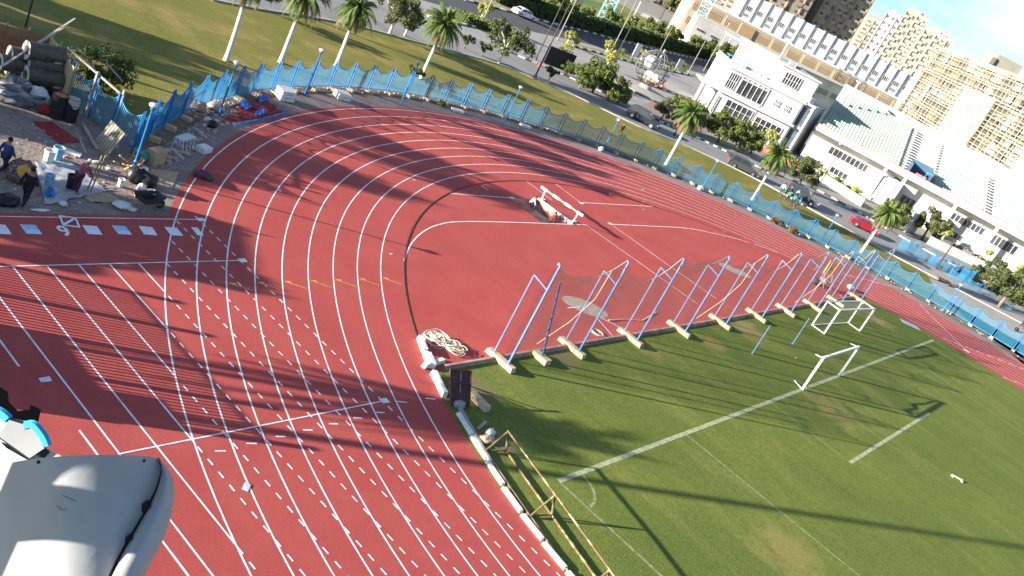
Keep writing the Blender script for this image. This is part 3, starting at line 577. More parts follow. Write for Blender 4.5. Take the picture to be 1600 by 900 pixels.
for u, v, s, lb in ((1045, 18, 2.0, 'large bright tree beside the dark apartment blocks beyond the field'), (1065, 34, 1.4, 'smaller tree near the blue lattice mast beyond the field'), (1150, 72, 1.6, 'pale spreading tree beyond the white wall, near the turquoise canopy'), (1190, 88, 1.0, 'tree beside the low cream building'), (1210, 76, 1.1, 'tree leaning on the flat roof of the cream building'), (1232, 112, 1.5, 'tree rising behind the white clubhouse roof'), (1244, 118, 1.2, 'second tree behind the clubhouse roof'), (1345, 172, 1.3, 'tree by the dark wall beside the unfinished tower'), (1392, 122, 1.5, 'brownish tree in front of the school end'), (1125, 48, 1.4, 'dark tree under the school wall at the left'), (1108, 42, 1.4, 'dark tree at the school wall beside the mast')):
    tree('big', u, v, lb, s*.8, loc=tuple(W(u, v, 255 if u < 1200 else 225)[:2]) if u > 1140 else None)

# ------------------------------------------------------------------ buildings
M_WALLW = mat('white_rendered_wall', (0.50, 0.495, 0.49), 0.85, scale=.35, var=.14, coord='World'); M_WALLC = mat('cream_rendered_wall', (0.36, 0.30, 0.215), 0.9, scale=.25, var=.12, coord='World')
M_WALLB = mat('bare_concrete_wall', (0.25, 0.232, 0.195), 0.92, scale=.3, var=.15, coord='World'); M_WALLT = mat('tan_apartment_wall', (0.30, 0.25, 0.19), 0.9, scale=.15, var=.14, coord='World'); M_WALLP = mat('pale_apartment_wall', (0.26, 0.245, 0.21), 0.9, scale=.15, var=.12, coord='World')
M_ROOF = mat('dusty_flat_roof', (0.48, 0.44, 0.38), 0.95, scale=.4, var=.15, coord='World'); M_GLASS = mat('dark_window_glass', (0.045, 0.05, 0.06), 0.15, scale=.5, var=.5, spec=.6, coord='World'); M_GLASS2 = mat('blue_grey_glazing', (0.10, 0.125, 0.165), 0.25, scale=.6, var=.3, spec=.5, coord='World')
M_DARK = mat('dark_opening', (0.085, 0.078, 0.07), 0.9, coord='World'); M_GREYW = mat('grey_wall', (0.30, 0.29, 0.29), 0.9, scale=.3, coord='World'); M_SOFF = mat('pale_soffit', (0.52, 0.52, 0.48), 0.9, scale=.3, coord='World')
def bld(name, label, cat, A, B, grp=None):
    return thing(name, label, cat, (A[0], A[1], 0), atan2(B[1]-A[1], B[0]-A[0]), grp), hypot(B[0]-A[0], B[1]-A[1])
def win(parent, x, z, wd, ht, nx=1, nz=1, y=0.0, mf=None, mg=None, bar=.08, name='window'):
    f = MB(); d = .16; fr = bar
    f.box((wd/2, -d/2, fr/2), (wd, d, fr)); f.box((wd/2, -d/2, ht-fr/2), (wd, d, fr))
    for i in range(nx+1): f.box((fr/2+(wd-fr)*i/nx, -d/2+.006, ht/2), (fr, d, ht-2*fr-.004))
    for j in range(1, nz): f.box((wd/2, -d/2+.012, ht*j/nz), (wd-fr, d, fr))
    o = f.build(name, mf or M_WALLW, parent, (x, y, z))
    MB().box((wd/2, -.03, ht/2), (wd-.02, .05, ht-.02)).build('pane', mg or M_GLASS, o); return o

# white clubhouse beyond the road
A = g2(1104, 177); B = g2(1216, 232); cl, LN = bld('clubhouse', 'white two storey clubhouse with gridded windows and an upper block beside the stand', 'building', A, B)
b = MB(); b.box((LN/2, 7, 4.15), (LN, 14, 8.3)); b.build('wall', M_WALLW, cl)
b = MB(); b.box((LN/2, 7, 8.42), (LN+.5, 14.5, .24)); b.box((LN/2, -.22, 4.35), (LN+.35, .46, .35)); b.build('cornice', M_WALLW, cl)
b = MB(); b.box((LN/2, .1, 8.85), (LN+.2, .2, .62)); b.box((-.0, 7, 8.85), (.2, 13.8, .62)); b.build('parapet', M_WALLW, cl)
u0 = LN*.56; b = MB(); b.box((u0+(LN+1.0-u0)/2, 7.4, 10.4), (LN+1.0-u0, 11, 3.7)); b.build('upper_storey', M_WALLW, cl)
b = MB(); b.box((u0+(LN+1.0-u0)/2, 7.4, 12.37), (LN+1.5-u0, 11.6, .24)); b.build('roof_slab', M_WALLW, cl)
win(cl, .18*LN, 5.0, LN*.36, 2.5, 5, 1); win(cl, .18*LN, 7.55, LN*.36, .45, 5, 1, mg=M_GREYW); win(cl, .02*LN, 5.2, LN*.12, 2.6, 4, 2)
win(cl, .14*LN, .25, LN*.36, 3.4, 5, 3); win(cl, .02*LN, .5, .4, 3.0, 1, 5); win(cl, .56*LN, .25, LN*.36, 3.0, 5, 3)
for x in (.66, .80):
    for dx in (0, .55):
        for dz in (0, .55): win(cl, x*LN+dx, 6.0+dz, .42, .42)
win(cl, u0+1.2, 9.6, LN*.22, 2.0, 6, 2, y=1.9)
b = MB()
for x in (-2.6, -1.2): b.box((x, .4, 2.1), (.5, .5, 4.2))
b.box((-1.6, 3, 4.35), (3.4, 6.5, .3)); b.build('porch', M_WALLW, cl)
for k, (x, y, z) in enumerate(((LN*.3, 6, 8.54), (LN*.42, 9, 8.54), (u0+2.5, 6, 12.5), (u0+4.2, 7.5, 12.5))): q = MB(); q.box((0, 0, .4), (1.1, .7, .8)); q.box((0, -.37, .4), (.8, .04, .55)); q.build('cooler_unit', M_GREYW, cl, (x, y, z))
q = MB(); [q.tube((x, -.05, .1), (x, -.05, 8.2), .05, .05, 6) for x in (LN*.53, LN*.98)]; q.build('downpipes', M_GREYW, cl)
tt = thing('sun_canopy', 'bright blue canopies and poles on the clubhouse terrace', 'canopy', (*W(1150, 108, 166)[:2], 8.55), cl.rotation_euler.z)
b = MB(); M_TEAL = mat('turquoise_canopy_cloth', (0.05, 0.36, 0.50), 0.7, scale=1)
for k in range(4): b.box((-1.5+k*1.5, 1.2, 1.3), (1.3, 2.0, .08)); b.tube((-2+k*1.5, .4, 0), (-2+k*1.5, .4, 1.25), .05)
b.build('cloth', M_TEAL, tt)
# dark glazed link between clubhouse and stand
A2 = (B[0]+.8, B[1]+1.2); P0 = G(1280, 193, 6.8); P1 = G(1600, 364, 6.8)
lk, LK = bld('link_building', 'blue grey louvred block between the white clubhouse and the stand', 'building', A2, (P0.x+1.5, P0.y+2.5))
b = MB(); b.box((LK/2, 5, 4.2), (LK, 10, 8.4)); b.build('wall', M_WALLW, lk)
for z in (.6, 4.7): win(lk, .5, z, LK-1.0, 3.2, 8, 1, mg=M_GLASS2, mf=M_GLASS2)
b = MB(); b.box((LK/2, 4.7, 8.55), (LK+.4, 10.6, .3)); b.lathe([(1.6, 8.7), (1.7, 9.6), (1.2, 9.7)], (0.2, 2.2, 0), 14); b.build('roof_slab', M_WALLW, lk)

# grandstand
gs, GL = bld('grandstand', 'long white stand with red edged parapet, slanted soffit and rows of pale seats', 'grandstand', (P0.x, P0.y), (P1.x, P1.y))
GLX = GL+14
b = MB(); b.box((GLX/2, 3.6+1, 2.35), (GLX, 2, 4.7)); b.build('wall', M_WALLW, gs)
b = MB(); b.add([(0, 0, 5.75), (GLX, 0, 5.75), (GLX, 3.7, 4.5), (0, 3.7, 4.5)], [(0, 1, 2, 3)]); b.build('soffit', M_SOFF, gs)
b = MB(); b.box((GLX/2, .0, 6.25), (GLX, .35, 1.05)); b.build('parapet', M_WALLW, gs)
b = MB(); b.box((GLX/2, .0, 6.83), (GLX, .42, .10)); b.build('coping', mat('brick_red_coping', (0.50, 0.16, 0.10), .8, coord='World'), gs)
NR = 17; b = MB()
for k in range(NR): zl, zh = (5.4, 5.0, 0)[min(k, 2)], 5.8+k*.36; b.box((GLX/2, 1.2+k*1.5+.75, (zl+zh)/2), (GLX, 1.5, zh-zl))
b.box((GLX/2, 1.2+NR*1.5+.2, (6.4+NR*.36)/2+.5), (GLX, .3, 7.2+NR*.36)); b.build('terrace', mat('white_terrace_concrete', (0.36, 0.37, 0.36), .9, scale=.3, coord='World'), gs)
M_SEATG = mat('pale_green_seats', (0.32, 0.41, 0.32), .6, scale=.3, var=.15, coord='World'); M_SEATW = mat('faded_white_seats', (0.36, 0.47, 0.44), .6, scale=.3, coord='World'); M_SEATT = mat('teal_seats', (0.06, 0.34, 0.36), .6, scale=.4, var=.3, coord='World')
for k in range(NR):
    for (xa, xb, m) in ((.5, GLX*.30, M_SEATG), (GLX*.42, GLX*.60, M_SEATW), (GLX*.62, GLX*.97, M_SEATW)):
        b = MB(); x = xa
        while x < xb-.5: b.box((x+.22, 1.2+k*1.5+.62, 6.02+k*.36+.05), (.42, .40, .08)); b.box((x+.22, 1.2+k*1.5+.86, 6.02+k*.36+.26), (.42, .07, .42)); x += .56
        b.build('seat_row', M_SEATT if k == 0 else m, gs)
b = MB()
for k in range(NR):
    for x in (GLX*.31, GLX*.41, GLX*.61): b.box((x, 1.2+k*1.5+.55, 6.0+k*.36+.12), (1.0, .5, .2))
b.build('stairs', M_GREYW, gs)
vb = thing('vip_box', 'dark framed box with a pink panel set among the seats of the stand', 'box', tuple(gs.location[i]+v for i, v in enumerate((cos(gs.rotation_euler.z)*GLX*.36, sin(gs.rotation_euler.z)*GLX*.36, 6.2))), gs.rotation_euler.z)
b = MB(); b.box((-1.8, 3.5, .9), (.2, 4.5, 2.2)); b.box((1.8, 3.5, .9), (.2, 4.5, 2.2)); b.box((0, 5.6, 1.2), (3.6, .2, 2.4)); b.build('wall', mat('navy_panel', (0.05, 0.10, 0.17), .6), vb); b = MB(); b.box((.3, 2.0, .4), (1.8, .15, .9)); b.build('panel', mat('pink_panel', (.62, .14, .20), .6), vb)
for k, (u, v) in enumerate(((1384, 317), (1410, 356), (1484, 378), (1553, 414), (1601, 440))):
    q = G(u, v); d = Vector((cos(gs.rotation_euler.z), sin(gs.rotation_euler.z))); xx = (Vector((q.x, q.y))-Vector(gs.location[:2])).dot(d)
    xx = (.36, .455, .70, .90, 1.05)[k]*GL
    b = MB(); b.beam((xx, .5, 0), (xx, .3, 5.75), .55, .45); b.box((xx, .5, .25), (1.1, .9, .5)); b.build('column', M_WALLW, gs)
for f0, f1, z, h, nx in ((.03, .10, .3, .9, 2), (.10, .30, 3.0, 1.35, 9), (.15, .24, .4, 1.1, 4), (.72, .88, 3.0, 1.3, 8), (.74, .82, .5, 1.1, 4), (.92, 1.04, 2.6, 1.7, 6), (.49, .56, .1, 2.9, 3)): win(gs, f0*GL, z, (f1-f0)*GL, h, nx, 1, y=3.6)
b = MB(); b.box((.38*GL+1.4, 2.1, 2.3), (2.6, 2.6, 4.5)); b.box((.455*GL-1.7, 2.0, 2.1), (2.2, 2.9, 4.2)); b.box((.34*GL, 1.9, 2.1), (3.4, 3, 4.2)); b.box((.66*GL, 2.2, 1.6), (3.5, 2.4, 3.2)); b.build('gateway', M_WALLW, gs)
b = MB(); b.box((.415*GL, 3.0, 1.5), (3.4, .3, 3.0)); b.box((.415*GL, 2.8, 4.2), (1.6, .12, 1.2)); b.build('gate', M_GLASS2, gs)
b = MB(); c = (.425*GL, 1.3, 3.7)
for rr_ in (.9, .55): b.path([(c[0]+rr_*cos(t*pi/12), c[1], c[2]+rr_*sin(t*pi/12)) for t in range(25)], .06, 5, False)
b.beam((c[0]-.9, c[1], c[2]), (c[0]+.9, c[1], c[2]), .07, .07); b.beam((c[0], c[1], c[2]-.9), (c[0], c[1], c[2]+.9), .07, .07); b.build('ring_emblem', M_WALLW, gs)
for k in range(5): x = (.12+.2*k)*GL; b = MB(); b.beam((x, .1, 6.85), (x, .1, 8.0), .08, .08); b.beam((x, .1, 8.0), (x+.9, .1, 8.0), .06, .06); b.build('rail_post', M_SEATT, gs)
# scoreboard like white box at the right end of the stand
q = W(1562, 300, 190); sb = thing('roof_house', 'white plant house with a dark grey slatted front at the right end of the seats', 'building', (q.x, q.y, 0), gs.rotation_euler.z)
b = MB(); b.box((0, 3, 6), (9, 6, 12.0)); b.build('wall', M_WALLW, sb); win(sb, -3.6, 8.6, 7.0, 2.6, 6, 3, mg=M_GREYW, mf=M_GREYW)
# boundary wall
wl = px((1228, 252), (1290, 288), (1345, 323)); wr = px((1448, 381), (1520, 415), (1606, 457))
for pts, lb in ((wl, 'low white boundary wall left of the stand gateway'), (wr, 'low white boundary wall right of the stand gateway')):
    o = thing('boundary_wall', lb, 'wall', (*pts[0], 0)); b = MB(); c = MB()
    for p, q in zip(pts, pts[1:]): b.beam((p[0]-pts[0][0], p[1]-pts[0][1], .6), (q[0]-pts[0][0], q[1]-pts[0][1], .6), .25, 1.2); c.beam((p[0]-pts[0][0], p[1]-pts[0][1], 1.25), (q[0]-pts[0][0], q[1]-pts[0][1], 1.25), .34, .1)
    b.build('wall', M_WALLW, o); c.build('coping', M_WALLW, o)
gw = px((1340, 320), (1362, 305)); o = thing('gate_wall', 'tall white wall end with blue shaded side at the stand gateway', 'wall', (*px((1412, 362))[0], 0), gs.rotation_euler.z+1.2); b = MB(); b.box((2.5, 0, 1.6), (5.0, .3, 3.2)); b.build('wall', M_WALLW, o)
M_BRICK = mat('red_brick_planter', (0.42, 0.14, 0.09), .9, scale=3, var=.3, coord='World')
o = thing('brick_planter', 'red brick planter wall beside the palm at the end of the boundary wall', 'planter', (*g2(1218, 250), 0), gs.rotation_euler.z); b = MB(); b.box((0, 0, .5), (6.5, .5, 1.0)); b.box((-2.5, 1.5, .5), (.5, 2.6, 1.0)); b.box((0, 0, 1.05), (6.7, .62, .1)); b.build('wall', M_BRICK, o)

# school: a long cream block with a setback white top storey
def WP(u, v, d): p = W(u, v, d); return (p.x, p.y, p.z)
A = WP(1085, -2, 322); B = WP(1452, 163, 352); zt = 12.0
sc, SL = bld('school_block', 'long cream school block with brown window banks and a white finned top storey', 'building', A, B)
b = MB(); b.box((SL/2, 8, zt/2), (SL, 16, zt)); b.build('wall', M_WALLC, sc)
b = MB(); b.box((SL/2, 4.3, zt+.3), (SL+1, 9.2, .6)); b.build('roof_slab', M_WALLW, sc)
s0 = .20*SL; b = MB(); b.box(((s0+SL)/2, 14, zt+4.3), (SL-s0, 10, 8.6)); b.build('upper_storey', M_WALLW, sc)
nb = 17
for k in range(nb+1): b = MB(); x = s0+(SL-s0)*k/nb; b.box((x, 8.75, zt+4.4), (.3, .5, 8.9)); b.build('fin', M_WALLW, sc)
M_BRN = mat('brown_window_frames', (0.26, 0.17, 0.10), .8, coord='World')
for k in range(nb):
    x = s0+(SL-s0)*(k+.28)/nb; win(sc, x, zt+3.4, (SL-s0)/nb*.5, 1.5, 3, 1, y=8.96, mf=M_WALLW)
    if k % 2 == 0: win(sc, x, zt+1.4, (SL-s0)/nb*.5, 1.0, 4, 1, y=8.96, mf=M_WALLW)
nb = 15
for k in range(nb):
    x = SL*(k+.12)/nb
    if k in (3,): continue
    win(sc, x, zt-3.6, SL/nb*.74, 2.3, 6, 1, mf=M_WALLC, mg=M_BRN); win(sc, x, zt-1.0, SL/nb*.74, .4, 6, 1, mf=M_WALLC, mg=M_BRN); win(sc, x, zt-8.2, SL/nb*.74, 2.3, 6, 1, mf=M_WALLC, mg=M_BRN)
b = MB(); b.box((SL*.23, -.3, zt-3), (5, .8, 5)); b.build('stair_tower', M_BRN, sc)
A = WP(1222, 83, 235); B = WP(1348, 143, 268); wb, WL = bld('annex_building', 'low white annex with strip windows in front of the school', 'building', A, B)
zt = 10.3; b = MB(); b.box((WL/2, 6, zt/2), (WL, 12, zt)); b.build('wall', M_WALLW, wb); b = MB(); b.box((WL/2, 6, zt+.15), (WL+.8, 12.8, .3)); b.build('roof_slab', M_ROOF, wb)
for k in range(6): win(wb, WL*(k+.1)/6, zt-3.6, WL/6*.75, 1.5, 5, 1)
A = WP(1182, 68, 240); B = WP(1222, 90, 240); cb, CL = bld('cream_block', 'small cream block with a flat roof between the turquoise canopy and the annex', 'building', A, B)
b = MB(); b.box((CL/2, 5, 4), (CL, 10, 8)); b.build('wall', M_WALLC, cb); b = MB(); b.box((CL/2, 5, 8.1), (CL+.6, 10.6, .3)); b.build('roof_slab', M_ROOF, cb); win(cb, 1, 5.2, 2, 1.5); win(cb, CL-3, 5.2, 2, 1.5)
A = WP(1098, 15, 296); B = WP(1186, 58, 300); gb, GBL = bld('grey_hall', 'low grey hall with dark slots in front of the school', 'building', A, B)
b = MB(); b.box((GBL/2, 5, 4.2), (GBL, 10, 8.4)); b.build('wall', M_GREYW, gb); b = MB(); b.box((GBL/2, 5, 8.5), (GBL+.4, 10.4, .2)); b.build('roof_slab', M_ROOF, gb)
for k in range(4): win(gb, 1+k*GBL/4, 4.6, GBL/4*.6, .7, 1, 1, mf=M_GREYW)
q = W(1176, 50, 262); o = thing('entrance_canopy', 'pale turquoise flat canopy roof beside the grey hall', 'canopy', (q.x, q.y, 0), gb.rotation_euler.z); b = MB(); b.box((0, 0, 9.0), (11, 8, .35)); b.build('roof_slab', mat('pale_turquoise_sheet', (0.42, 0.66, 0.70), .6), o); b = MB()
for x in (-5, 5):
    for y in (-3.5, 3.5): b.tube((x, y, 0), (x, y, 8.85), .12)
b.build('post', M_WALLW, o)
pts = [W(1068, 45, 292), W(1110, 72, 285), W(1150, 95, 280)]; o = thing('yard_wall', 'long white wall along the far side of the sports field', 'wall', (pts[0].x, pts[0].y, 0)); b = MB()
for p, q in zip(pts, pts[1:]): b.beam((p.x-pts[0].x, p.y-pts[0].y, 1.2), (q.x-pts[0].x, q.y-pts[0].y, 1.2), .4, 2.4)
b.build('wall', M_WALLW, o)

# apartment towers
M_DARKW = mat('shuttered_window', (0.11, 0.09, 0.07), .8, scale=.5, var=.5, coord='World')
def tower(A, B, depth, ht, nf, nc, label, mw, bal=True, mwin=None, base=0, top=True, seed=1, grp=None, half=True):
    t, ln = bld('apartment_block', label, 'apartment block', A, B, grp); r = random.Random(seed)
    b = MB(); b.box((ln/2, depth/2, ht/2), (ln, depth, ht)); b.build('wall', mw, t)
    b = MB()
    for k in range(0, nc+1, 2): b.box((ln*k/nc, -.25, ht/2), (.7, .7, ht-.4))
    b.build('piers', mw, t)
    fh = ht/nf; cw = ln/nc; b0 = None
    wp = MB(); wp.box((0, -.05, 0), (cw*.42, .1, fh*.46)); wm = wp.mesh('window', M_DARKW)
    bp = MB(); bp.box((0, -.4, -fh*.35), (cw*.78, .8, .18)); bp.box((0, -.75, -fh*.14), (cw*.78, .1, fh*.32)); bm = bp.mesh('balcony', mw)
    n = 0
    for f in range(nf):
        for c in range(nc):
            if n >= 98: break
            n += 1; zz = ht-fh*(f+.5); ob('window', wm, t, (cw*(c+.5)+r.uniform(-.2, .2), 0, zz))
            if bal and (c % 3 != 1): ob('balcony', bm, t, (cw*(c+.5), 0, zz))
    for k in range(3 if top else 0):
        q = MB(); q.lathe([(.9, 0), (.95, .1), (.95, 1.5), (.5, 1.9), (.1, 2.0)], n=10); q.build('water_tank', M_WALLW if k % 2 else M_GREYW, t, (ln*r.uniform(.08, .92), depth*r.uniform(.1, .3), ht))
    for k in range(6 if bal else 2):
        q = MB(); q.box((0, -.35, 0), (.9, .5, .7)); q.box((0, -.61, 0), (.6, .03, .5)); q.build('cooler_unit', M_LAMPW if k % 3 else M_GREYW, t, (cw*(r.randrange(nc)+.06), 0, ht-fh*(r.randrange(nf)+.75)))
    if top:
        b = MB(); b.box((ln*.3, depth*.4, ht+1.4), (ln*.25, depth*.4, 2.8)); b.box((ln*.75, depth*.5, ht+1.0), (ln*.2, depth*.3, 2.0)); b.box((ln/2, .2, ht+.45), (ln, .3, .9)); b.build('roof_house', mw, t)
    return t
tower(WP(1162, 30, 470), WP(1238, 60, 480), 20, 70, 14, 7, 'tan apartment block with rows of balconies left of the white striped shaft', M_WALLT, seed=2)
tower(WP(1254, 60, 490), WP(1312, 88, 500), 20, 74, 15, 6, 'brown balconied apartment tower rising out of the top of the photo beside the open sky', M_WALLT, seed=3)
q = W(1247, 40, 500); o = thing('lift_shaft', 'white vertical shaft between the two tan apartment towers', 'building', (q.x, q.y, 0), atan2(-.6, .8)+.4); b = MB(); b.box((0, 0, 36), (5.5, 5, 72)); b.build('wall', M_WALLW, o); b = MB(); b.box((4.5, 2, 32), (4, 4, 64)); b.build('recess', M_DARK, o)
M_CLAD = M_WALLW
tower(WP(1322, 70, 640), WP(1350, 88, 640), 18, 38, 10, 4, 'distant white apartment block just right of the brown tower', M_WALLW, seed=4)
tower(WP(1346, 85, 600), WP(1368, 98, 600), 16, 46, 12, 3, 'taller white block with a grey side behind the school', M_WALLW, bal=False, seed=5)
tower(WP(1366, 100, 500), WP(1397, 118, 500), 20, 46, 12, 4, 'pale apartment block, left half of the pair split by a dark seam', M_WALLP, seed=6)
tower(WP(1400, 118, 495), WP(1440, 142, 495), 20, 42, 11, 5, 'pale apartment block with pinkish balconies behind the unfinished tower', M_WALLP, seed=7)
tower(WP(1358, 118, 560), WP(1384, 125, 560), 14, 26, 6, 4, 'low grey block in shade behind the school top storey', M_GREYW, bal=False, seed=8)
# buildings at the top edge beyond the field
A = WP(1030, -14, 430); B = WP(1092, 18, 430); tower(A, B, 14, 25, 5, 7, 'shade-darkened apartment block beyond the sports field at the top edge', mat('shade_toned_wall', (0.07, 0.062, 0.055), .95, scale=.3, var=.3, coord='World'), seed=9)  # very dark wall colour stands in for the shade on this block

# unfinished concrete tower wrapped in scaffolding
A = WP(1396, 190, 312); B = WP(1612, 300, 226); ut, UL = bld('unfinished_tower', 'unfinished concrete apartment block wrapped in pale timber scaffolding and green netting', 'building', A, B)
HT = 30.0; nf = 10; nc = 15; fh = HT/nf; cw = UL/nc; r = random.Random(31)
b = MB(); b.box((UL/2, 8, HT/2), (UL, 15, HT)); b.build('wall', M_WALLB, ut)
b = MB()
for k in range(nf+1): b.box((UL/2, .3, fh*k), (UL+.6, 1.4, .45))
b.build('floor_slabs', M_WALLB, ut); b = MB()
for k in range(nc+1): b.box((cw*k, .3, HT/2), (.55, 1.0, HT))
b.build('piers', M_WALLB, ut)
cnt = 0; rest = MB()
for f in range(nf-1, -1, -1):
    for c in range(nc):
        if r.random() < .9:
            cnt += 1; ww = cw*r.uniform(.45, .86); hh = fh*r.uniform(.5, .74)
            if cnt > 98 : rest.box((cw*(c+.5), -.04, fh*(f+.5)), (ww, .08, hh)); continue
            q = MB(); q.box((0, -.04, 0), (ww, .08, hh))
            if r.random() < .3: q.add([(ww/2*cos(t*pi/8), -.05, hh/2+ww*.28*sin(t*pi/8)) for t in range(9)], [tuple(range(9))])
            q.build('opening', M_DARK if r.random() < .55 else M_BRN if r.random() < .4 else M_GREYW, ut, (cw*(c+.5), 0, fh*(f+.5)))
o = rest.build('openings', M_DARK, ut); o['kind'] = 'stuff'
b = MB(); b.box((UL*.33, 5, HT+2.2), (9, 7, 4.4)); b.box((UL*.80, 5, HT+1.6), (9, 6, 3.2)); b.box((UL/2, .3, HT+.6), (UL, .3, 1.2)); b.build('roof_house', M_WALLB, ut)
b = MB(); b.box((UL*.37, 1.4, HT+2.0), (2.6, .2, 2.6)); b.build('opening', M_DARK, ut)
M_TIMB = mat('pale_scaffold_timber', (0.34, 0.295, 0.22), .9, scale=1.2, var=.2); scf = thing('scaffolding', 'pale timber scaffolding grid covering the front of the unfinished tower', 'scaffolding', ut.location, ut.rotation_euler.z)
b = MB()
for k in range(34): x = UL*k/33; b.beam((x, -1.6+r.uniform(-.3, .3), 0), (x+r.uniform(-.4, .4), -1.5, HT+r.uniform(-1, 3.2)), .17, .17)
b.build('uprights', M_TIMB, scf); b = MB()
for k in range(21): z = HT*(k+.5)/20; b.beam((-.5, -1.75, z), (UL+.5, -1.75, z+r.uniform(-.3, .3)), .15, .15)
b.build('ledgers', M_TIMB, scf)
for k in range(26): b = MB(); x = r.uniform(0, UL-6); z = r.uniform(1, HT-5); b.beam((x, -1.9, z), (x+r.uniform(-5, 5), -1.9, z+5), .13, .13); b.build('brace', M_TIMB, scf)
M_GNET = net_mat('green_debris_netting', (0.30, 0.50, 0.33), .55)
for i, (xa, xb, za, zb) in enumerate(((-.8, 3.2, 3.0, 23), (UL*.40, UL*.62, 2.2, HT*.80), (UL*.90, UL*1.0, 0, HT*.6))):
    b = MB(); rs = 6; vs = []; fs = []
    for ii in range(rs+1):
        for jj in range(rs+1): vs.append((xa+(xb-xa)*ii/rs, -2.1+r.uniform(-.15, .15), za+(zb-za)*jj/rs+r.uniform(-.5, .5)))
    for ii in range(rs):
        for jj in range(rs): q = ii*(rs+1)+jj; fs.append((q, q+rs+1, q+rs+2, q+1))
    b.add(vs, fs); tag(b.build('debris_netting', M_GNET, None, ut.location, ut.rotation_euler.z), ('narrow strip of green netting at the left edge of the scaffolding', 'large sheet of green netting hung over the middle of the scaffolding', 'green netting at the right edge of the scaffolding')[i], 'netting')
# filler city behind, so the skyline stays closed from either side
for i, (u, d, ht, wd) in enumerate(((1235, 620, 40, 40), (1330, 720, 34, 46), (1410, 640, 34, 40), (1500, 520, 22, 60), (1640, 420, 30, 50), (1690, 360, 26, 40), (1150, 640, 30, 60), (1060, 680, 28, 60), (960, 700, 22, 70))):
    p = W(u, 100, d); t = tower((p.x, p.y), (p.x+wd*.45, p.y-wd*.89), 16, ht, 8, 8, 'pale far apartment block in the built up skyline behind the school', M_WALLP, bal=True, seed=40+i, grp='far blocks closing the skyline')

# ------------------------------------------------------------------ kerbs, boards, masts, globe
M_KB = mat('black_kerb_paint', (0.05, 0.05, 0.05), .8, coord='World'); M_KW = mat('white_kerb_paint', (0.70, 0.69, 0.65), .8, scale=2, coord='World')
def kerb(name, pts, step, h=.16, wd=.3):
    b = MB(); i = 0
    for p, q in zip(pts, pts[1:]):
        ln = hypot(q[0]-p[0], q[1]-p[1]); n = max(1, int(ln/step))
        for k in range(n):
            a = [p[j]+(q[j]-p[j])*k/n for j in (0, 1)]; e = [p[j]+(q[j]-p[j])*(k+1)/n for j in (0, 1)]; b.mat(i % 2); i += 1; b.beam((*a, h/2+.02), (*e, h/2+.02), wd, h)
    return tag(b.build(name, [M_KW, M_KB]), kind='structure')
kerb('striped_road_kerb', ROADF[20:], 1.15)
kerb('striped_road_kerb', MAINF[6:], 1.5, .2, .35)
kerb('striped_road_kerb', smooth(px((668, 26), (720, 38), (760, 46), (775, 51))), 1.2, .2, .35)
kerb('striped_road_kerb', smooth(px((893, 72), (930, 82), (965, 92), (1005, 102), (1050, 112), (1080, 118))), 1.3, .2, .35)
kerb('striped_road_kerb', smooth(px((1025, 135), (1060, 150), (1090, 163))), 1.2)
b = MB(); M_KG = mat('plain_grey_kerb', (0.42, 0.39, 0.34), .9, coord='World')
for p, q in zip(ROADN, ROADN[1:]): b.beam((*p, .07), (*q, .07), .25, .14)
tag(b.build('lawn_kerb', M_KG), kind='structure')
b = MB(); b.sheet(px((890, 66), (960, 84), (1040, 104), (1085, 117), (1080, 119), (1005, 103), (930, 83), (893, 73)), .022); struct('median_strip', b, M_FIELD)
b = MB(); b.sheet(px((668, 14), (720, 28), (776, 44), (775, 52), (720, 39), (660, 24)), .022); struct('median_strip', b, M_LAWN)
# bright stone verge between the main road and the hedge
b = MB(); b.sheet(smooth(px((725, -1), (800, 18), (835, 28), (925, 50), (1000, 70), (1107, 95)))+smooth(px((1120, 93), (1060, 78), (1000, 62), (925, 44), (850, 24), (770, -4))), .022); struct('stone_verge', b, layered('pale_stone_verge', [(.8, .45, .6, (.50, .42, .28), .9, one, 0)], (.22, .2, .1)))
M_BOARD = mat('black_hoarding_face', (0.035, 0.028, 0.03), .7, scale=2); M_CONC = mat('grey_concrete', (0.34, 0.31, 0.27), .9, scale=2)
def board(u0, v0, u1, v1, h, z0, m, name, label, cat, th=.2, legs=True):
    p, q = g2(u0, v0), g2(u1, v1); ln = hypot(q[0]-p[0], q[1]-p[1]); o = thing(name, label, cat, (*p, 0), atan2(q[1]-p[1], q[0]-p[0]))
    MB().box((ln/2, 0, z0+h/2), (ln, th, h)).build('panel', m, o)
    if legs:
        b = MB()
        for x in (ln*.12, ln*.88): b.box((x, 0, z0/2), (.1, .1, z0))
        b.build('legs', M_GPOLE, o)
    return o
board(847, 101, 887, 116, 2.4, .3, M_BOARD, 'hoarding', 'long dark hoarding board standing on the striped kerb island', 'hoarding')
board(924, 117, 953, 131, 1.9, 0, M_CONC, 'low_wall', 'low grey concrete wall behind the lush clipped tree', 'wall', .35, False)
board(984, 93, 992, 96, 2.4, .9, M_WALLW, 'signboard', 'larger blank white signboard on the median', 'signboard', .15)
board(1053, 110, 1060, 113, 1.9, .7, M_WALLW, 'signboard', 'smaller blank white signboard among the median shrubs', 'signboard', .15)
board(887, 15, 903, 19, 4.5, 1.5, M_WALLW, 'signboard', 'pale upright signboard at the top edge before the sports field', 'signboard', .3)
b = board(955, 133, 975, 143, 1.0, 0, M_GPOLE, 'railing', 'grey railing between the low wall and the globe', 'railing', .04, False)
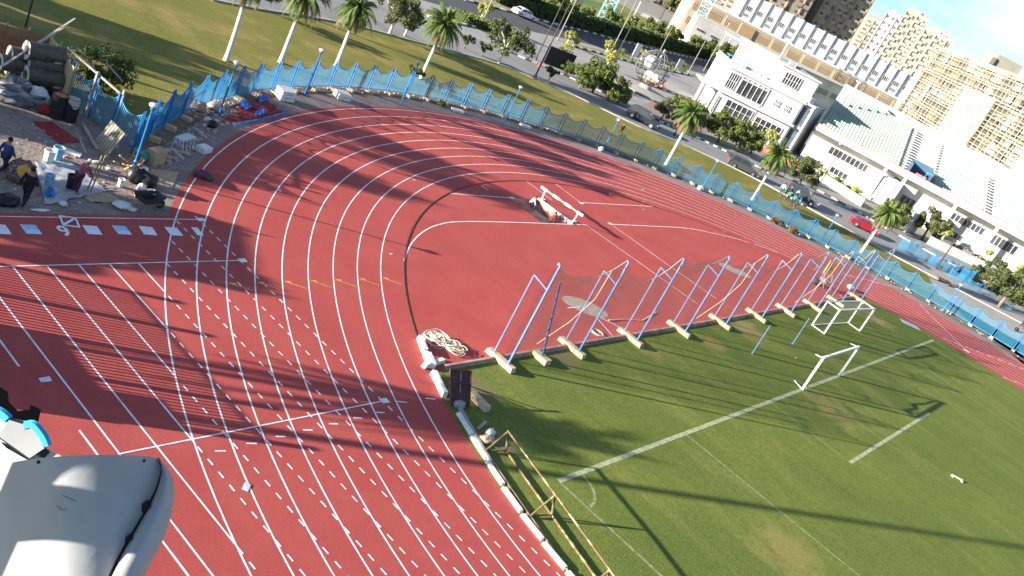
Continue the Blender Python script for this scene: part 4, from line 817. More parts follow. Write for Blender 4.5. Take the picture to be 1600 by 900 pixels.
def mast(p, h, w0, label):
    o = thing('lattice_mast', label, 'mast', (*p, 0), .5); b = MB(); cs = ((-1, -1), (1, -1), (1, 1), (-1, 1))
    wz = lambda z: w0*(1-.45*z/h)
    for i, j in cs: b.beam((i*w0/2, j*w0/2, 0), (i*wz(h)/2, j*wz(h)/2, h), .16, .16)
    b.build('legs', M_LBL, o); c = MB(); n = int(h/1.6)
    for k in range(n):
        z0, z1 = h*k/n, h*(k+1)/n
        for e in range(4):
            i, j = cs[e]; i2, j2 = cs[(e+1) % 4]; c.beam((i*wz(z0)/2, j*wz(z0)/2, z0), (i2*wz(z1)/2, j2*wz(z1)/2, z1), .09, .09); c.beam((i*wz(z1)/2, j*wz(z1)/2, z1), (i2*wz(z1)/2, j2*wz(z1)/2, z1), .08, .08)
    c.build('bracing', M_LBL, o); return o
M_LBL = mat('light_blue_mast_paint', (0.28, 0.56, 0.66), .6, scale=1)
mast(g2(942, 31), 26, 2.9, 'light blue lattice floodlight mast at the near side of the sports field'); mast(g2(1073, 66), 40, 3.6, 'light blue lattice floodlight mast at the far right corner of the sports field')
for u, v, h, lb in ((1127, 60, 12, 'grey flagpole style lamp in the yard before the grey hall'), (1172, 102, 9, 'slim pale pole rising past the cream block'), (1210, 105, 15.2, 'thick pale mast in front of the school windows'), (1307, 187, 14.8, 'tall white mast rising from the stand end'), (955, 50, 9, 'thin pole at the hedge beside the far palm'), (1020, 52, 11, 'thin pole beside the field, right of the far palm'), (1050, 62, 12, 'thin pole at the field edge left of the right mast')):
    p = g2(u, v) if u < 1100 else W(u, v, {1127: 235, 1172: 220, 1210: 210, 1307: 185}[u])[:2]; o = thing('tall_pole', lb, 'pole', (*p, 0)); m = M_WALLW if h > 14 else M_GPOLE; rb = .32 if h > 14 else .12
    MB().tube((0, 0, 0), (0, 0, h), rb, rb*.7, 8).build('pole', m, o); MB().box((0, 0, h+.1), (rb*3.5, rb*3, .2)).build('head', m, o)
# wire globe on its white saucer
p = g2(1003, 141); gl = thing('globe_sculpture', 'openwork wire globe sculpture on a pale saucer base by the plaza', 'sculpture', (*p, 0)); M_WIRE = mat('grey_wire', (0.12, 0.12, 0.115), .5)
MB().lathe([(5.2, 0), (5.4, .35), (2.8, .6), (1.0, .7), (.9, 1.2)], n=28).build('base', M_CONC, gl, (-1.0, -.8, 0)); b = MB(); rg = 2.75; cz = 3.7
for k in range(9): a = pi*k/9; b.path([(rg*cos(t*pi/12)*cos(a), rg*cos(t*pi/12)*sin(a), cz+rg*sin(t*pi/12)) for t in range(25)], .075, 5, False)
for k in range(-2, 3): z = rg*k/3.2; q = sqrt(rg*rg-z*z); b.path([(q*cos(t*pi/12), q*sin(t*pi/12), cz+z) for t in range(25)], .065, 5, False)
b.build('wire_cage', M_WIRE, gl); b = MB(); b.lathe([(.1, 3.4), (.9, 3.7), (1.15, 4.6), (.7, 5.4), (.1, 5.6)], (-.9, .3, 0), 10); b.build('inner_form', M_WALLW, gl); b = MB(); b.beam((-.4, 0, 1), (.9, .2, 6.9), .14, .14); b.build('mast', M_LAMPW, gl)

# ------------------------------------------------------------------ cars
M_TYRE = mat('tyre_rubber', (0.025, 0.025, 0.025), .9); M_RIM = mat('alloy_rim', (0.45, 0.45, 0.45), .35, metal=.7); M_CGL = mat('car_glass', (0.03, 0.035, 0.045), .08, spec=.7); M_HEAD = mat('headlight_glass', (0.75, 0.75, 0.72), .15); M_TAIL = mat('tail_light', (0.40, 0.02, 0.02), .25)
def car(u, v, rz, L_, kind, col, label, cat='car', loc=None):
    p = loc or g2(u, v); o = thing('parked_car', label, cat, (*p, 0.02), rz); wd = L_*.395; hw = wd/2
    paint = mat('car_paint_%d' % int(col[0]*999+col[1]*99+col[2]*9), col, .28, var=.04, spec=.6); h = {'suv': 1.68, 'hatch': 1.48, 'sedan': 1.45}[kind]
    low = [(-.5, .30), (-.498, .62), (-.47, .90), (.20, .92), (.26, .90), (.43, .78), (.485, .66), (.5, .46), (.485, .26), (-.48, .24)]
    cabs = {'suv': [(-.485, .90), (-.44, 1.58), (-.38, h), (.02, h), (.10, 1.58), (.25, .90)], 'hatch': [(-.47, .88), (-.38, 1.36), (-.30, h), (.0, h), (.09, 1.38), (.26, .88)], 'sedan': [(-.40, .90), (-.27, 1.36), (-.2, h), (.02, h), (.10, 1.36), (.26, .88)]}[kind]
    b = MB(); n = len(low); vs = []
    for y, s, dz in ((-hw*.94, .985, .02), (-hw, 1, 0), (hw, 1, 0), (hw*.94, .985, .02)): vs += [(x*L_*s, y, z-(dz if z > .5 else -dz)) for x, z in low]
    fs = [tuple(range(n)), tuple(range(4*n-1, 3*n-1, -1))]
    for r_ in range(3): fs += [(r_*n+i, (r_+1)*n+i, (r_+1)*n+(i+1) % n, r_*n+(i+1) % n) for i in range(n)]
    b.add(vs, fs); m = len(cabs); vs = []
    for sy in (-1, 1): vs += [(x*L_, sy*hw*(.95-.17*max(0, (z-.9)/(h-.9))), z) for x, z in cabs]
    b.add(vs, [tuple(range(m)), tuple(range(2*m-1, m-1, -1))]+[(i, m+i, m+(i+1) % m, (i+1) % m) for i in range(m)]); b.build('body', paint, o)
    zb, zt = 1.0, h-.13; inset = lambda z: hw*(.95-.17*max(0, (z-.9)/(h-.9)))+.012
    def edge(z, i, j): (x0, z0), (x1, z1) = cabs[i], cabs[j]; return (x0+(x1-x0)*(z-z0)/(z1-z0))*L_
    for sy in (-1, 1):
        xr0, xr1 = edge(zb, 0, 1)+.16, edge(min(zt, cabs[1][1]), 0, 1)+.18; xf0, xf1 = edge(zb, 5, 4)-.18, edge(min(zt, cabs[4][1]), 5, 4)-.18
        b = MB(); mid = (xr1+xf1)/2
        for a0, a1, c0, c1 in ((xr0, mid-.05, xr1, mid-.05), (mid+.05, xf0, mid+.05, xf1)): b.add([(a0, sy*inset(zb), zb), (a1, sy*inset(zb), zb), (c1, sy*inset(zt), zt), (c0, sy*inset(zt), zt)], [(0, 1, 2, 3)])
        b.build('side_window', M_CGL, o)
    for nm, i, j, sg in (('windscreen', 5, 4, 1), ('rear_window', 0, 1, -1)):
        b = MB(); z0, z1 = .98, cabs[j][1]-.03; b.add([(edge(z0, i, j)+sg*.015, -inset(z0)*.9, z0), (edge(z0, i, j)+sg*.015, inset(z0)*.9, z0), (edge(z1, i, j)+sg*.015, inset(z1)*.9, z1), (edge(z1, i, j)+sg*.015, -inset(z1)*.9, z1)], [(0, 1, 2, 3)]); b.build(nm, M_CGL, o)
    for x in (-.305, .31):
        for sy in (-1, 1):
            b = MB(); M = 14; vs = []
            for yy in (-.11, .11): vs += [(.33*cos(2*pi*k/M), yy, .33*sin(2*pi*k/M)) for k in range(M)]
            b.add(vs, [tuple(range(M)), tuple(range(2*M-1, M-1, -1))]+[(k, (k+1) % M, M+(k+1) % M, M+k) for k in range(M)]); wl_ = b.build('wheel', M_TYRE, o, (x*L_, sy*(hw-.09), .33))
            b = MB(); b.add([(.2*cos(2*pi*k/10), sy*.118, .2*sin(2*pi*k/10)) for k in range(10)], [tuple(range(10))]); b.build('rim', M_RIM, wl_)
    for sy in (-1, 1): MB().box((.478*L_, sy*hw*.70, .66), (.10, .38, .15)).build('headlight', M_HEAD, o); MB().box((-.493*L_, sy*hw*.78, .76), (.06, .26, .22)).build('tail_light', M_TAIL, o)
    return o
def rd(u0, v0, u1, v1): a, b_ = g2(u0, v0), g2(u1, v1); return atan2(b_[1]-a[1], b_[0]-a[0])
car(1003, 192, rd(985, 182, 1022, 203), 4.5, 'suv', (0.012, 0.013, 0.02), 'black four wheel drive car on the road above the walking person')
car(1157, 266, rd(1140, 256, 1180, 275), 4.5, 'suv', (0.075, 0.075, 0.075), 'dark grey car driving past beneath the kerb trees')
car(1251, 313, rd(1225, 296, 1270, 322), 4.7, 'suv', (0.02, 0.027, 0.045), 'dark navy van parked under the olive tree beside the group of people', 'van')
car(1347, 358, rd(1330, 350, 1365, 368), 3.9, 'sedan', (0.24, 0.010, 0.020), 'red car on the road by the fence end palm')
car(818, 27, rd(806, 22, 832, 32), 4.6, 'sedan', (0.72, 0.72, 0.72), 'white saloon car on the main road at the top of the photo')
car(1510, 437, rd(1500, 432, 1520, 442), 4.0, 'sedan', (0.02, 0.025, 0.03), 'dark car parked behind the stored blue fence panels')
car(1113, 100, rd(1105, 98, 1125, 103), 4.2, 'sedan', (0.03, 0.10, 0.25), 'blue car on the main road left of the clubhouse')
car(1020, 132, rd(1005, 122, 1030, 137), 4.0, 'suv', (0.55, 0.16, 0.05), 'orange vehicle standing behind the globe sculpture', 'van')

# ------------------------------------------------------------------ people
def person(loc, rz, pose, top, legs, label, hair=(.02, .015, .012), skin=(.28, .16, .10), cap=None, sc=1.0, group=None, hat=None):
    P = {'hips': (0, 0, .95), 'waist': (0, 0, 1.10), 'chest': (.02, 0, 1.36), 'neck': (.02, 0, 1.50), 'head': (.04, 0, 1.62), 'crown': (.03, 0, 1.74)}
    for s, n in ((1, 'l'), (-1, 'r')): P.update({n+'hip': (0, s*.10, .92), n+'knee': (.02, s*.11, .50), n+'ank': (-.02, s*.11, .09), n+'toe': (.17, s*.13, .04), n+'sho': (0, s*.19, 1.42), n+'elb': (-.02, s*.25, 1.14), n+'wri': (.06, s*.25, .90), n+'han': (.09, s*.245, .80)})
    def bend(keys, piv, ang):
        c, s = cos(ang), sin(ang)
        for k in keys: x, y, z = P[k]; x -= piv[0]; z -= piv[2]; P[k] = (piv[0]+x*c+z*s, y, piv[2]-x*s+z*c)
    up = ['waist', 'chest', 'neck', 'head', 'crown']+[n+k for n in 'lr' for k in ('sho', 'elb', 'wri', 'han')]
    if pose == 'walk':
        P['lknee'] = (.16, .11, .51); P['lank'] = (.22, .11, .09); P['ltoe'] = (.40, .12, .05); P['rknee'] = (-.06, -.11, .49); P['rank'] = (-.32, -.11, .15); P['rtoe'] = (-.18, -.12, .04); P['relb'] = (.08, -.25, 1.15); P['rwri'] = (.22, -.24, .98); P['rhan'] = (.28, -.23, .90); P['lelb'] = (-.14, .25, 1.15); P['lwri'] = (-.14, .26, .90); P['lhan'] = (-.12, .26, .80)
    if pose == 'lean': bend(up, P['hips'], .42); P['lwri'] = (.62, .10, 1.08); P['lhan'] = (.70, .08, 1.08); P['lelb'] = (.45, .22, 1.05); P['rwri'] = (.60, -.1, .95); P['rhan'] = (.68, -.08, .94); P['relb'] = (.42, -.24, .98)
    if pose in ('sit', 'kneel'):
        dz = .50 if pose == 'sit' else .55
        for k in P:
            if k not in ('lknee', 'rknee', 'lank', 'rank', 'ltoe', 'rtoe'): x, y, z = P[k]; P[k] = (x, y, z-dz)
        for s, n in ((1, 'l'), (-1, 'r')):
            if pose == 'sit': P[n+'knee'] = (.42, s*.14, .48); P[n+'ank'] = (.44, s*.13, .09); P[n+'toe'] = (.62, s*.14, .04)
            else: P[n+'knee'] = (.34, s*.17, .10); P[n+'ank'] = (-.08, s*.15, .07); P[n+'toe'] = (-.22, s*.15, .05)
        bend(up, P['hips'], .45); P['lhan'] = (.66, .08, .40); P['lwri'] = (.58, .12, .45); P['rhan'] = (.64, -.10, .36); P['rwri'] = (.56, -.14, .42)
        P['lelb'] = (.38, .25, .56); P['relb'] = (.38, -.25, .54)
    E = [('hips', 'waist'), ('waist', 'chest'), ('chest', 'neck'), ('neck', 'head'), ('head', 'crown')]
    for n in 'lr': E += [('hips', n+'hip'), (n+'hip', n+'knee'), (n+'knee', n+'ank'), (n+'ank', n+'toe'), ('chest', n+'sho'), (n+'sho', n+'elb'), (n+'elb', n+'wri'), (n+'wri', n+'han')]
    RAD_ = {'hips': .135, 'waist': .125, 'chest': .145, 'neck': .055, 'head': .098, 'crown': .055, 'hip': .095, 'knee': .06, 'ank': .042, 'toe': .035, 'sho': .065, 'elb': .045, 'wri': .032, 'han': .04}
    def skin_ob(name, keys, grow, m, root, parent):
        es = [(a, b_) for a, b_ in E if a in keys and b_ in keys]; ks = [k for k in P if k in keys]; me = bpy.data.meshes.new(name); me.from_pydata([P[k] for k in ks], [(ks.index(a), ks.index(b_)) for a, b_ in es], []); me.materials.append(m)
        o = ob(name, me, parent); mo = o.modifiers.new('skin', 'SKIN'); mo.use_smooth_shade = True
        if not me.skin_vertices: pass
        sv = me.skin_vertices[0].data if me.skin_vertices else None
        if sv is None:
            bpy.context.view_layer.objects.active = o
        for i, k in enumerate(ks):
            r_ = RAD_.get(k) or RAD_[k[1:]]; sv[i].radius = (r_+grow, r_+grow); sv[i].use_root = (k == root)
        ss = o.modifiers.new('sub', 'SUBSURF'); ss.levels = 1; ss.render_levels = 1; return o
    o = thing('person', label, 'person', loc, rz, group); o.scale = (sc,)*3
    def addskin(me):
        return me
    skin_ob('body', set(P), 0, mat('skin_tone', skin, .7), 'hips', o)
    sh = {'waist', 'chest', 'lsho', 'rsho', 'lelb', 'relb', 'hips'}|({'lwri', 'rwri'})
    skin_ob('shirt', sh, .018, mat('cloth_%d_%d_%d' % tuple(int(c*999) for c in top), top, .9, scale=8, var=.2), 'waist', o)
    skin_ob('trousers', {'hips', 'lhip', 'rhip', 'lknee', 'rknee', 'lank', 'rank'}, .014, mat('cloth_%d_%d_%d' % tuple(int(c*999) for c in legs), legs, .9, scale=8, var=.2), 'hips', o)
    hd = Vector(P['head']); cr = Vector(P['crown']); q = hd+(cr-hd)*.45+Vector((-.025, 0, .02)); b = MB(); b.sph(q, (.108, .095, .10), 10, 7); b.build('hair', mat('hair_%d' % int((hat or hair)[0]*999), hat or hair, .8), o, smooth=True)
    b = MB(); b.sph(hd+Vector((.095, 0, .0)), (.022, .016, .03), 6, 5)
    for s in (-1, 1): b.sph(hd+Vector((.0, s*.095, .0)), (.02, .012, .03), 6, 5)
    b.build('face', mat('skin_tone', skin, .7), o, smooth=True)
    return o
_skin_ok = True
try:
    _m = bpy.data.meshes.new('t'); _m.from_pydata([(0, 0, 0), (0, 0, 1)], [(0, 1)], []); _o = ob('t', _m); _o.modifiers.new('s', 'SKIN'); _skin_ok = len(_m.skin_vertices) > 0; bpy.data.objects.remove(_o)
except Exception: _skin_ok = False

# people in the photo
H_ = lambda u0, v0, u1, v1: rd(u0, v0, u1, v1)
def pl(u, v, z=.035): q = g2(u, v); return (q[0], q[1], z)
person(pl(966, 213, .02), -2.2, 'walk', (.10, .03, .05), (.04, .04, .05), 'person in dark clothes walking on the lawn below the black car', sc=.92)
person(pl(35, 325), .6, 'walk', (.012, .012, .02), (.014, .014, .022), 'person all in dark clothes seen from behind on the bare earth at the left', sc=1.0)
person(pl(116, 303), .2, 'lean', (.33, .06, .11), (.10, .025, .05), 'worker in a pink top and cream hat leaning over the plastic sheet', hat=(.62, .54, .38), sc=.95)
person((-6.1, 30.9, -.1), -.6, 'sit', (.55, .45, .52), (.10, .06, .10), 'worker in a pale shirt sitting on the edge of the water jump pit', sc=.9)
person((-4.55, 29.3, -.62), 1.2, 'kneel', (.30, .06, .06), (.16, .04, .04), 'worker in red crouching inside the water jump pit', sc=.9, cap=1)
for k, (u, v, c, l, lb, ps) in enumerate(((1217, 305, (.50, .60, .52), (.05, .09, .08), 'person in a pale top at the left of the group behind the fence', 'walk'), (1222, 309, (.03, .24, .13), (.04, .05, .05), 'person in a deep green jacket in the group by the dark van', 'walk'), (1231, 308, (.10, .03, .09), (.03, .03, .04), 'person in a dark purple top standing next to the dark van', 'lean'), (1226, 318, (.04, .32, .17), (.03, .05, .05), 'person in a bright green jacket nearest the fence post', 'walk'), (1238, 312, (.16, .50, .38), (.05, .06, .08), 'person in a pale mint top bending beside the dark van', 'lean'), (1234, 323, (.04, .22, .28), (.03, .03, .06), 'person in a teal jacket near the fence, left of the last one', 'walk'), (1243, 327, (.03, .28, .26), (.03, .04, .08), 'person in a turquoise jacket at the right end of the group', 'walk'))):
    person(pl(u, v, .02), k*1.3, ps, c, l, lb, group='group of people by the dark van', sc=.98)
person(pl(1594, 512, .02), 2.0, 'walk', (.30, .02, .05), (.03, .03, .04), 'person in a dark red top at the right edge beyond the fence', sc=.98)
person(pl(1572, 468, .02), 1.0, 'walk', (.50, .05, .03), (.05, .05, .06), 'person in a bright red top half hidden by the dry tree at the right', sc=.95)
person(pl(1, 275), 0.3, 'walk', (.03, .06, .16), (.03, .03, .06), 'person in blue cut by the left edge of the photo', sc=.98)

# ------------------------------------------------------------------ throwing cage
M_CAGE = mat('blue_cage_paint', (0.080, 0.17, 0.36), .5, scale=1.2, col2=(0.15, 0.23, 0.40)); M_NET = net_mat('pale_cage_net', (0.66, 0.36, 0.29), .32, .3)
hc = thing('throwing_cage', 'tall blue pole cage with sagging pale net along the edge of the red infield', 'sports cage', (-26.4, 15.45, 0))
NP = 10; SP = 6.1
for k in range(NP):
    x = k*SP+(-.0 if k != 5 else .2)
    MB().box((x, .45, .16), (.36, 1.75, .25), top=.94).build('footing', M_BLOCK, hc, (0, 0, .02), 0)
    b = MB(); b.tube((x, 0, .1), (x, 0, 5.65), .062, .055, 8); b.tube((x, 0, 5.65), (x, .15, 5.7), .05, .05, 6); b.build('post', M_CAGE, hc)
    b = MB(); b.tube((x, .95, .1), (x, .95, 4.55), .042, .04, 7); b.tube((x, .95, 4.55), (x, .02, 4.35), .035, .035, 6); b.build('stay', M_CAGE, hc)
nr = random.Random(17); b = MB(); rope = MB(); nz = 12; nxs = (NP-1)*8; vs = []; fs = []; tops = []
for i in range(nxs+1):
    t = (i % 8)/8; x = i*SP/8; sag = 1.15*4*t*(1-t)*(.8+.4*sin(i//8*2.1)); zt = 5.6-sag; tops.append((x, .16, zt)); y = .12+.35*4*t*(1-t)
    for j in range(nz+1):
        q = j/nz; vs.append((x+nr.uniform(-.04, .04), y+.25*sin(q*3.1)+.35*(1-q)**3+nr.uniform(-.05, .05)+.12*sin(i*.9)*q, .12+(zt-.12)*q))
for i in range(nxs):
    for j in range(nz): a = i*(nz+1)+j; fs.append((a, a+nz+1, a+nz+2, a+1))
b.add(vs, fs); b.build('net', M_NET, hc, smooth=True); rope.path(tops, .022, 4); M_ROPE = mat('pale_rope', (0.62, 0.50, 0.38), .9, scale=9, var=.25)
for k in (1, 4, 7): rope.path([(k*SP-.6, .3, 5.0), (k*SP-.4, .45, 3.2), (k*SP-1.0, .8, 1.6), (k*SP-2.2, 1.2, .1)], .018, 5)
rope.build('head_rope', M_ROPE, hc)
sp = thing('leaning_pole', 'single dark blue pole standing on its own concrete block before the second cage post', 'pole', (*g2(844, 563), 0)); b = MB(); b.tube((0, 0, .28), (-1.05, .5, 4.3), .055, .05, 8); b.build('pole', mat('chipped_blue_paint', (0.05, 0.15, 0.30), .6, scale=5, col2=(.03, .03, .035)), sp); b = MB(); b.box((0, 0, .15), (.5, .95, .3), top=.94); b.build('base', M_BLOCK, sp)
for u, v, lb in ((1175, 553, 'thin slate blue post standing in the grass before the sixth cage post'), (1238, 538, 'thin slate blue post standing in the grass left of the netted goal')):
    o = thing('marker_post', lb, 'post', (*g2(u, v), 0), .3); b = MB(); b.tube((0, 0, 0), (0, 0, 2.25), .04, .035, 7); b.build('pole', M_CAGE, o); MB().lathe([(.12, 0), (.11, .05), (.05, .07)], n=10).build('base', M_CAGE, o)
# kerb between infield grass and the red surface
def solo(mb, name, label, cat, m, loc=(0, 0, 0), rz=0, grp=None, smooth=False): return tag(mb.build(name, m, None, loc, rz, smooth), label, cat, grp)
b = MB(); b.box((0, 0, .09), (61, .13, .2)); b.box((0, -.12, .05), (61, .11, .12)); solo(b, 'edge_kerb', 'long low concrete kerb between the red infield and the grass under the cage', 'kerb', mat('kerb_concrete', (0.36, 0.25, 0.19), .9, scale=2, var=.3), (.4, YD+.06, 0))
b = MB(); pts = arc(TR-.05, 148, 40, 90)
for p, q in zip(pts, pts[1:]): b.beam((*p, .033), (*q, .033), .06, .04)
solo(b, 'drain_channel', 'thin dark drain channel curving along the inner edge of the track bend', 'drain', mat('dark_drain', (0.06, 0.030, 0.022), .8, scale=4, var=.4))
# white kerb pieces along the inside of the near straight
M_KERBW = mat('chalky_white_kerb', (0.72, 0.70, 0.65), .8, scale=4, var=.12, bump=.3)
kp = [(148.5, 150.4, .22, .06), (150.6, 152.2, .34, .10), (152.9, 155.6, .22, .02)]
kr = random.Random(2)
for i, (a0, a1, wd, dx) in enumerate(kp):
    p, q = [((TR-dx)*cos(RAD(a)), (TR-dx)*sin(RAD(a))) for a in (a0, a1)]; b = MB(); ln = hypot(q[0]-p[0], q[1]-p[1])
    b.box((0, 0, .13), (ln, wd, .26), top=.93); b.box((ln*.1, 0, .262), (ln*.5, wd*.3, .012)); solo(b, 'kerb_piece', ('white kerb piece furthest up beside the rope coil', 'short wide white kerb piece just above the grass corner', 'long white kerb piece just below the grass corner')[i], 'kerb piece', M_KERBW, ((p[0]+q[0])/2, (p[1]+q[1])/2, .035), atan2(q[1]-p[1], q[0]-p[0]))
b = MB(); b.box((0, 0, .1), (1.5, .22, .2), top=.9); solo(b, 'kerb_piece', 'white kerb piece lying across the corner of grass and track', 'kerb piece', M_KERBW, (*g2(676, 571), .04), .1)
for i in range(22):
    y0 = 13.4-i*1.35; x0 = -sqrt(max(TR*TR-y0*y0, 0)) if y0 > 0 else -TR; y1 = y0-1.26; x1 = -sqrt(max(TR*TR-y1*y1, 0)) if y1 > 0 else -TR
    off = (.30, .26, .20, .10, .06, .02, .0, .0, .01, .12, .0)[i] if i < 11 else .0; ln = hypot(x1-x0, y1-y0)
    b = MB(); b.box((0, 0, .065), (ln, .17, .13), top=.94)
    solo(b, 'kerb_piece', 'white painted kerb piece laid in the row along the inner edge of the near straight', 'kerb piece', M_KERBW, ((x0+x1)/2+off, (y0+y1)/2, .035), atan2(y1-y0, x1-x0)+kr.uniform(-.02, .02), 'white kerb pieces edging the near straight')
b = MB(); b.beam((-sqrt(TR*TR-14.8**2)+.5, 14.8, .1), (-33.0, 10.6, .1), .12, .16); solo(b, 'edge_kerb', 'grey kerb strip between the brown board and the track edge', 'kerb', M_CONC, (0, 0, 0))
# goals
M_GOAL = mat('white_goal_paint', (0.80, 0.79, 0.76), .4, scale=2, var=.05)
g1 = thing('football_goal', 'large white goal frame without net on the goal line', 'goal', (GX, GY, 0)); b = MB()
for s in (-1, 1): q = MB(); q.box((s*3.66, 0, 1.22), (.13, .13, 2.44)); q.build('goal_post', M_GOAL, g1)
MB().box((0, 0, 2.505), (7.45, .13, .13)).build('crossbar', M_GOAL, g1)
for s in (-1, 1): q = MB(); q.tube((s*3.66, .06, 2.44), (s*3.6, .55, 2.36), .03, .03, 6); q.build('net_support', M_GOAL, g1)
q = MB(); q.tube((-3.66, .07, .06), (-3.2, .8, .06), .035, .035, 6); q.build('ground_bar', M_GOAL, g1)
q = MB(); q.path([(-3.4, .12, 2.38), (-2.4, .2, 2.2), (-1.2, .16, 2.3), (0, .2, 2.15), (1.6, .15, 2.32), (3.3, .14, 2.38)], [.05, .09, .06, .09, .05, .06], 5); q.build('rolled_net', M_ROPE, g1)
g2_ = thing('training_goal', 'white box framed goal with net standing on the grass before the cage end', 'goal', (15.1, 13.0, 0), -.09); w2, d2, h2 = 7.3, 1.15, 2.2
for s in (-1, 1):
    q = MB(); q.box((s*w2/2, -d2/2, h2/2), (.11, .11, h2)); q.build('goal_post', M_GOAL, g2_); q = MB(); q.box((s*w2/2, d2/2, h2/2), (.09, .09, h2)); q.box((s*w2/2, 0, h2+.05), (.085, d2+.1, .085)); q.box((s*w2/2, 0, .05), (.08, d2-.12, .08)); q.build('side_frame', M_GOAL, g2_)
MB().box((0, -d2/2, h2+.06), (w2+.12, .115, .115)).build('crossbar', M_GOAL, g2_); q = MB(); q.box((0, d2/2, h2+.05), (w2-.1, .08, .08)); q.box((0, d2/2, .05), (w2-.1, .08, .08)); q.build('back_frame', M_GOAL, g2_)
q = MB(); q.add([(-w2/2, d2/2, .1), (w2/2, d2/2, .1), (w2/2, d2/2, h2), (-w2/2, d2/2, h2), (-w2/2, -d2/2, h2), (w2/2, -d2/2, h2)], [(0, 1, 2, 3), (3, 2, 5, 4)]); q.build('net', net_mat('white_goal_net', (.7, .7, .66), .12), g2_)
# steeplechase barrier
sb = thing('steeplechase_barrier', 'white and grey banded steeplechase barrier beside the water jump pit', 'barrier', (-3.05, 30.4, 0.03), pi/2+.06); M_BAND = mat('grey_brown_band', (0.36, 0.27, 0.20), .8)
q = MB(); nb = 7; ln = 4.1
for k in range(nb): q.mat(k % 2); q.box((-ln/2+ln*(k+.5)/nb, 0, .82), (ln/nb, .16 if k % 2 == 0 else .11, .16 if k % 2 == 0 else .11))
q.build('beam', [M_GOAL, M_BAND], sb)
for s in (-1, 1): q = MB(); q.beam((s*1.55, 0, 0), (s*1.62, 0, .74), .08, .08); q.box((s*1.55, 0, .03), (.16, .9, .06)); q.build('leg', M_GOAL, sb)
b = MB(); b.box((0, 0, .05), (3.5, .14, .12)); solo(b, 'pit_edge_board', 'white board along the edge of the water jump pit under the barrier', 'board', M_GOAL, (-3.45, 30.3, .03), pi/2)
# long pipe truss lying along the track edge
M_PIPE = mat('weathered_yellow_pipe', (0.13, 0.088, 0.035), .7, scale=2.2, col2=(0.34, 0.27, 0.14), lo=.5, hi=.58); tr = thing('pipe_frame', 'long triangular rusty yellow pipe frame lying along the pitch edge', 'frame', (-32.55, 11.2, 0.04), atan2(-11.5, -3.6)); Lt = 12.2
b = MB(); top = [(0, .5, 1.05), (Lt*.33, .5, 1.08), (Lt*.68, .5, 1.05), (Lt, .5, 1.0)]; b.path(top, .038, 6); b.build('top_rail', M_PIPE, tr); b = MB()
b.tube((-.1, -.12, .06), (Lt, -.12, .06), .05, .05, 6); b.tube((0, .95, .06), (Lt, .9, .06), .05, .05, 6); b.build('ground_rails', M_PIPE, tr)
for x in (.05, 3.6, 7.2, 10.9): b = MB(); b.tube((x, -.12, .06), (x, .5, 1.05), .04, .04, 6); b.tube((x, .93, .06), (x, .5, 1.05), .04, .04, 6); b.tube((x, -.12, .1), (x, .93, .1), .04, .04, 6); b.build('cross_frame', M_PIPE, tr)
# brown board leaning, sandbag, rubbish at its foot
bb = thing('leaning_board', 'dark brown panelled steel board propped up on the grass corner', 'board', G(718, 632)); M_BRB = mat('dark_brown_board', (0.075, 0.034, 0.030), .6, scale=2, var=.25)
K_ = [G(704, 634, .05)-bb.location, G(733, 637, .05)-bb.location, G(736, 580, 1.15)-bb.location, G(703, 577, 1.15)-bb.location]; nn = (K_[1]-K_[0]).cross(K_[3]-K_[0]).normalized()
def bq(s, t, k=0): return K_[0]*(1-s)*(1-t)+K_[1]*s*(1-t)+K_[2]*s*t+K_[3]*(1-s)*t+nn*k
b = MB(); b.add([bq(0, 0), bq(1, 0), bq(1, 1), bq(0, 1), bq(0, 0, -.05), bq(1, 0, -.05), bq(1, 1, -.05), bq(0, 1, -.05)], [(0, 1, 2, 3), (7, 6, 5, 4), (0, 4, 5, 1), (1, 5, 6, 2), (2, 6, 7, 3), (3, 7, 4, 0)]); b.build('panel', M_BRB, bb); b = MB()
for s0, t0, s1, t1 in ((0, 0, 1, 0), (0, .33, 1, .33), (0, .66, 1, .66), (0, 1, 1, 1), (0, 0, 0, 1), (1, 0, 1, 1)): b.beam(bq(s0, t0, .02), bq(s1, t1, .02), .045, .045, nn)
b.build('frame', mat('rust_brown_bar', (0.13, 0.055, 0.04), .8), bb); b = MB(); b.beam(bq(.5, .70, .02), bq(.5, .98, .02), .03, .03, nn); b.beam(bq(.48, .38, .02), bq(.48, .62, .02), .03, .03, nn); b.build('ribs', mat('pale_rib', (0.36, .2, .15), .7), bb)
b = MB(); e = bq(.5, .9, -.05); b.tube(bq(.9, .85, -.06), Vector((e.x+1.1, e.y+.5, .0)), .03, .03, 6); b.tube(bq(.1, .85, -.06), Vector((e.x+.6, e.y+1.2, .0)), .03, .03, 6); b.build('prop', M_DPOLE, bb)
b = MB(); b.box((0, 0, .14), (1.5, .34, .26), top=.93); solo(b, 'sand_block', 'tan concrete block lying right behind the brown board', 'block', M_BLOCK, (*g2(742, 628), .04), -1.6)
def lump(seed, r, name, label, cat, m, loc, n=9, rz=0, jit=.25, grp=None):
    b = MB(); b.sph((0, 0, r[2]*.75), r, n+3, n, jit, random.Random(seed)); return solo(b, name, label, cat, m, loc, rz, grp, True)
M_BAGW = mat('white_plastic_bag', (0.68, 0.67, 0.66), .5, scale=7, var=.15, bump=.6); M_CARD = mat('brown_cardboard', (0.42, 0.29, 0.18), .9, scale=4); M_CANV = mat('sandy_sack', (0.50, 0.38, 0.24), .9, scale=6, bump=.5)
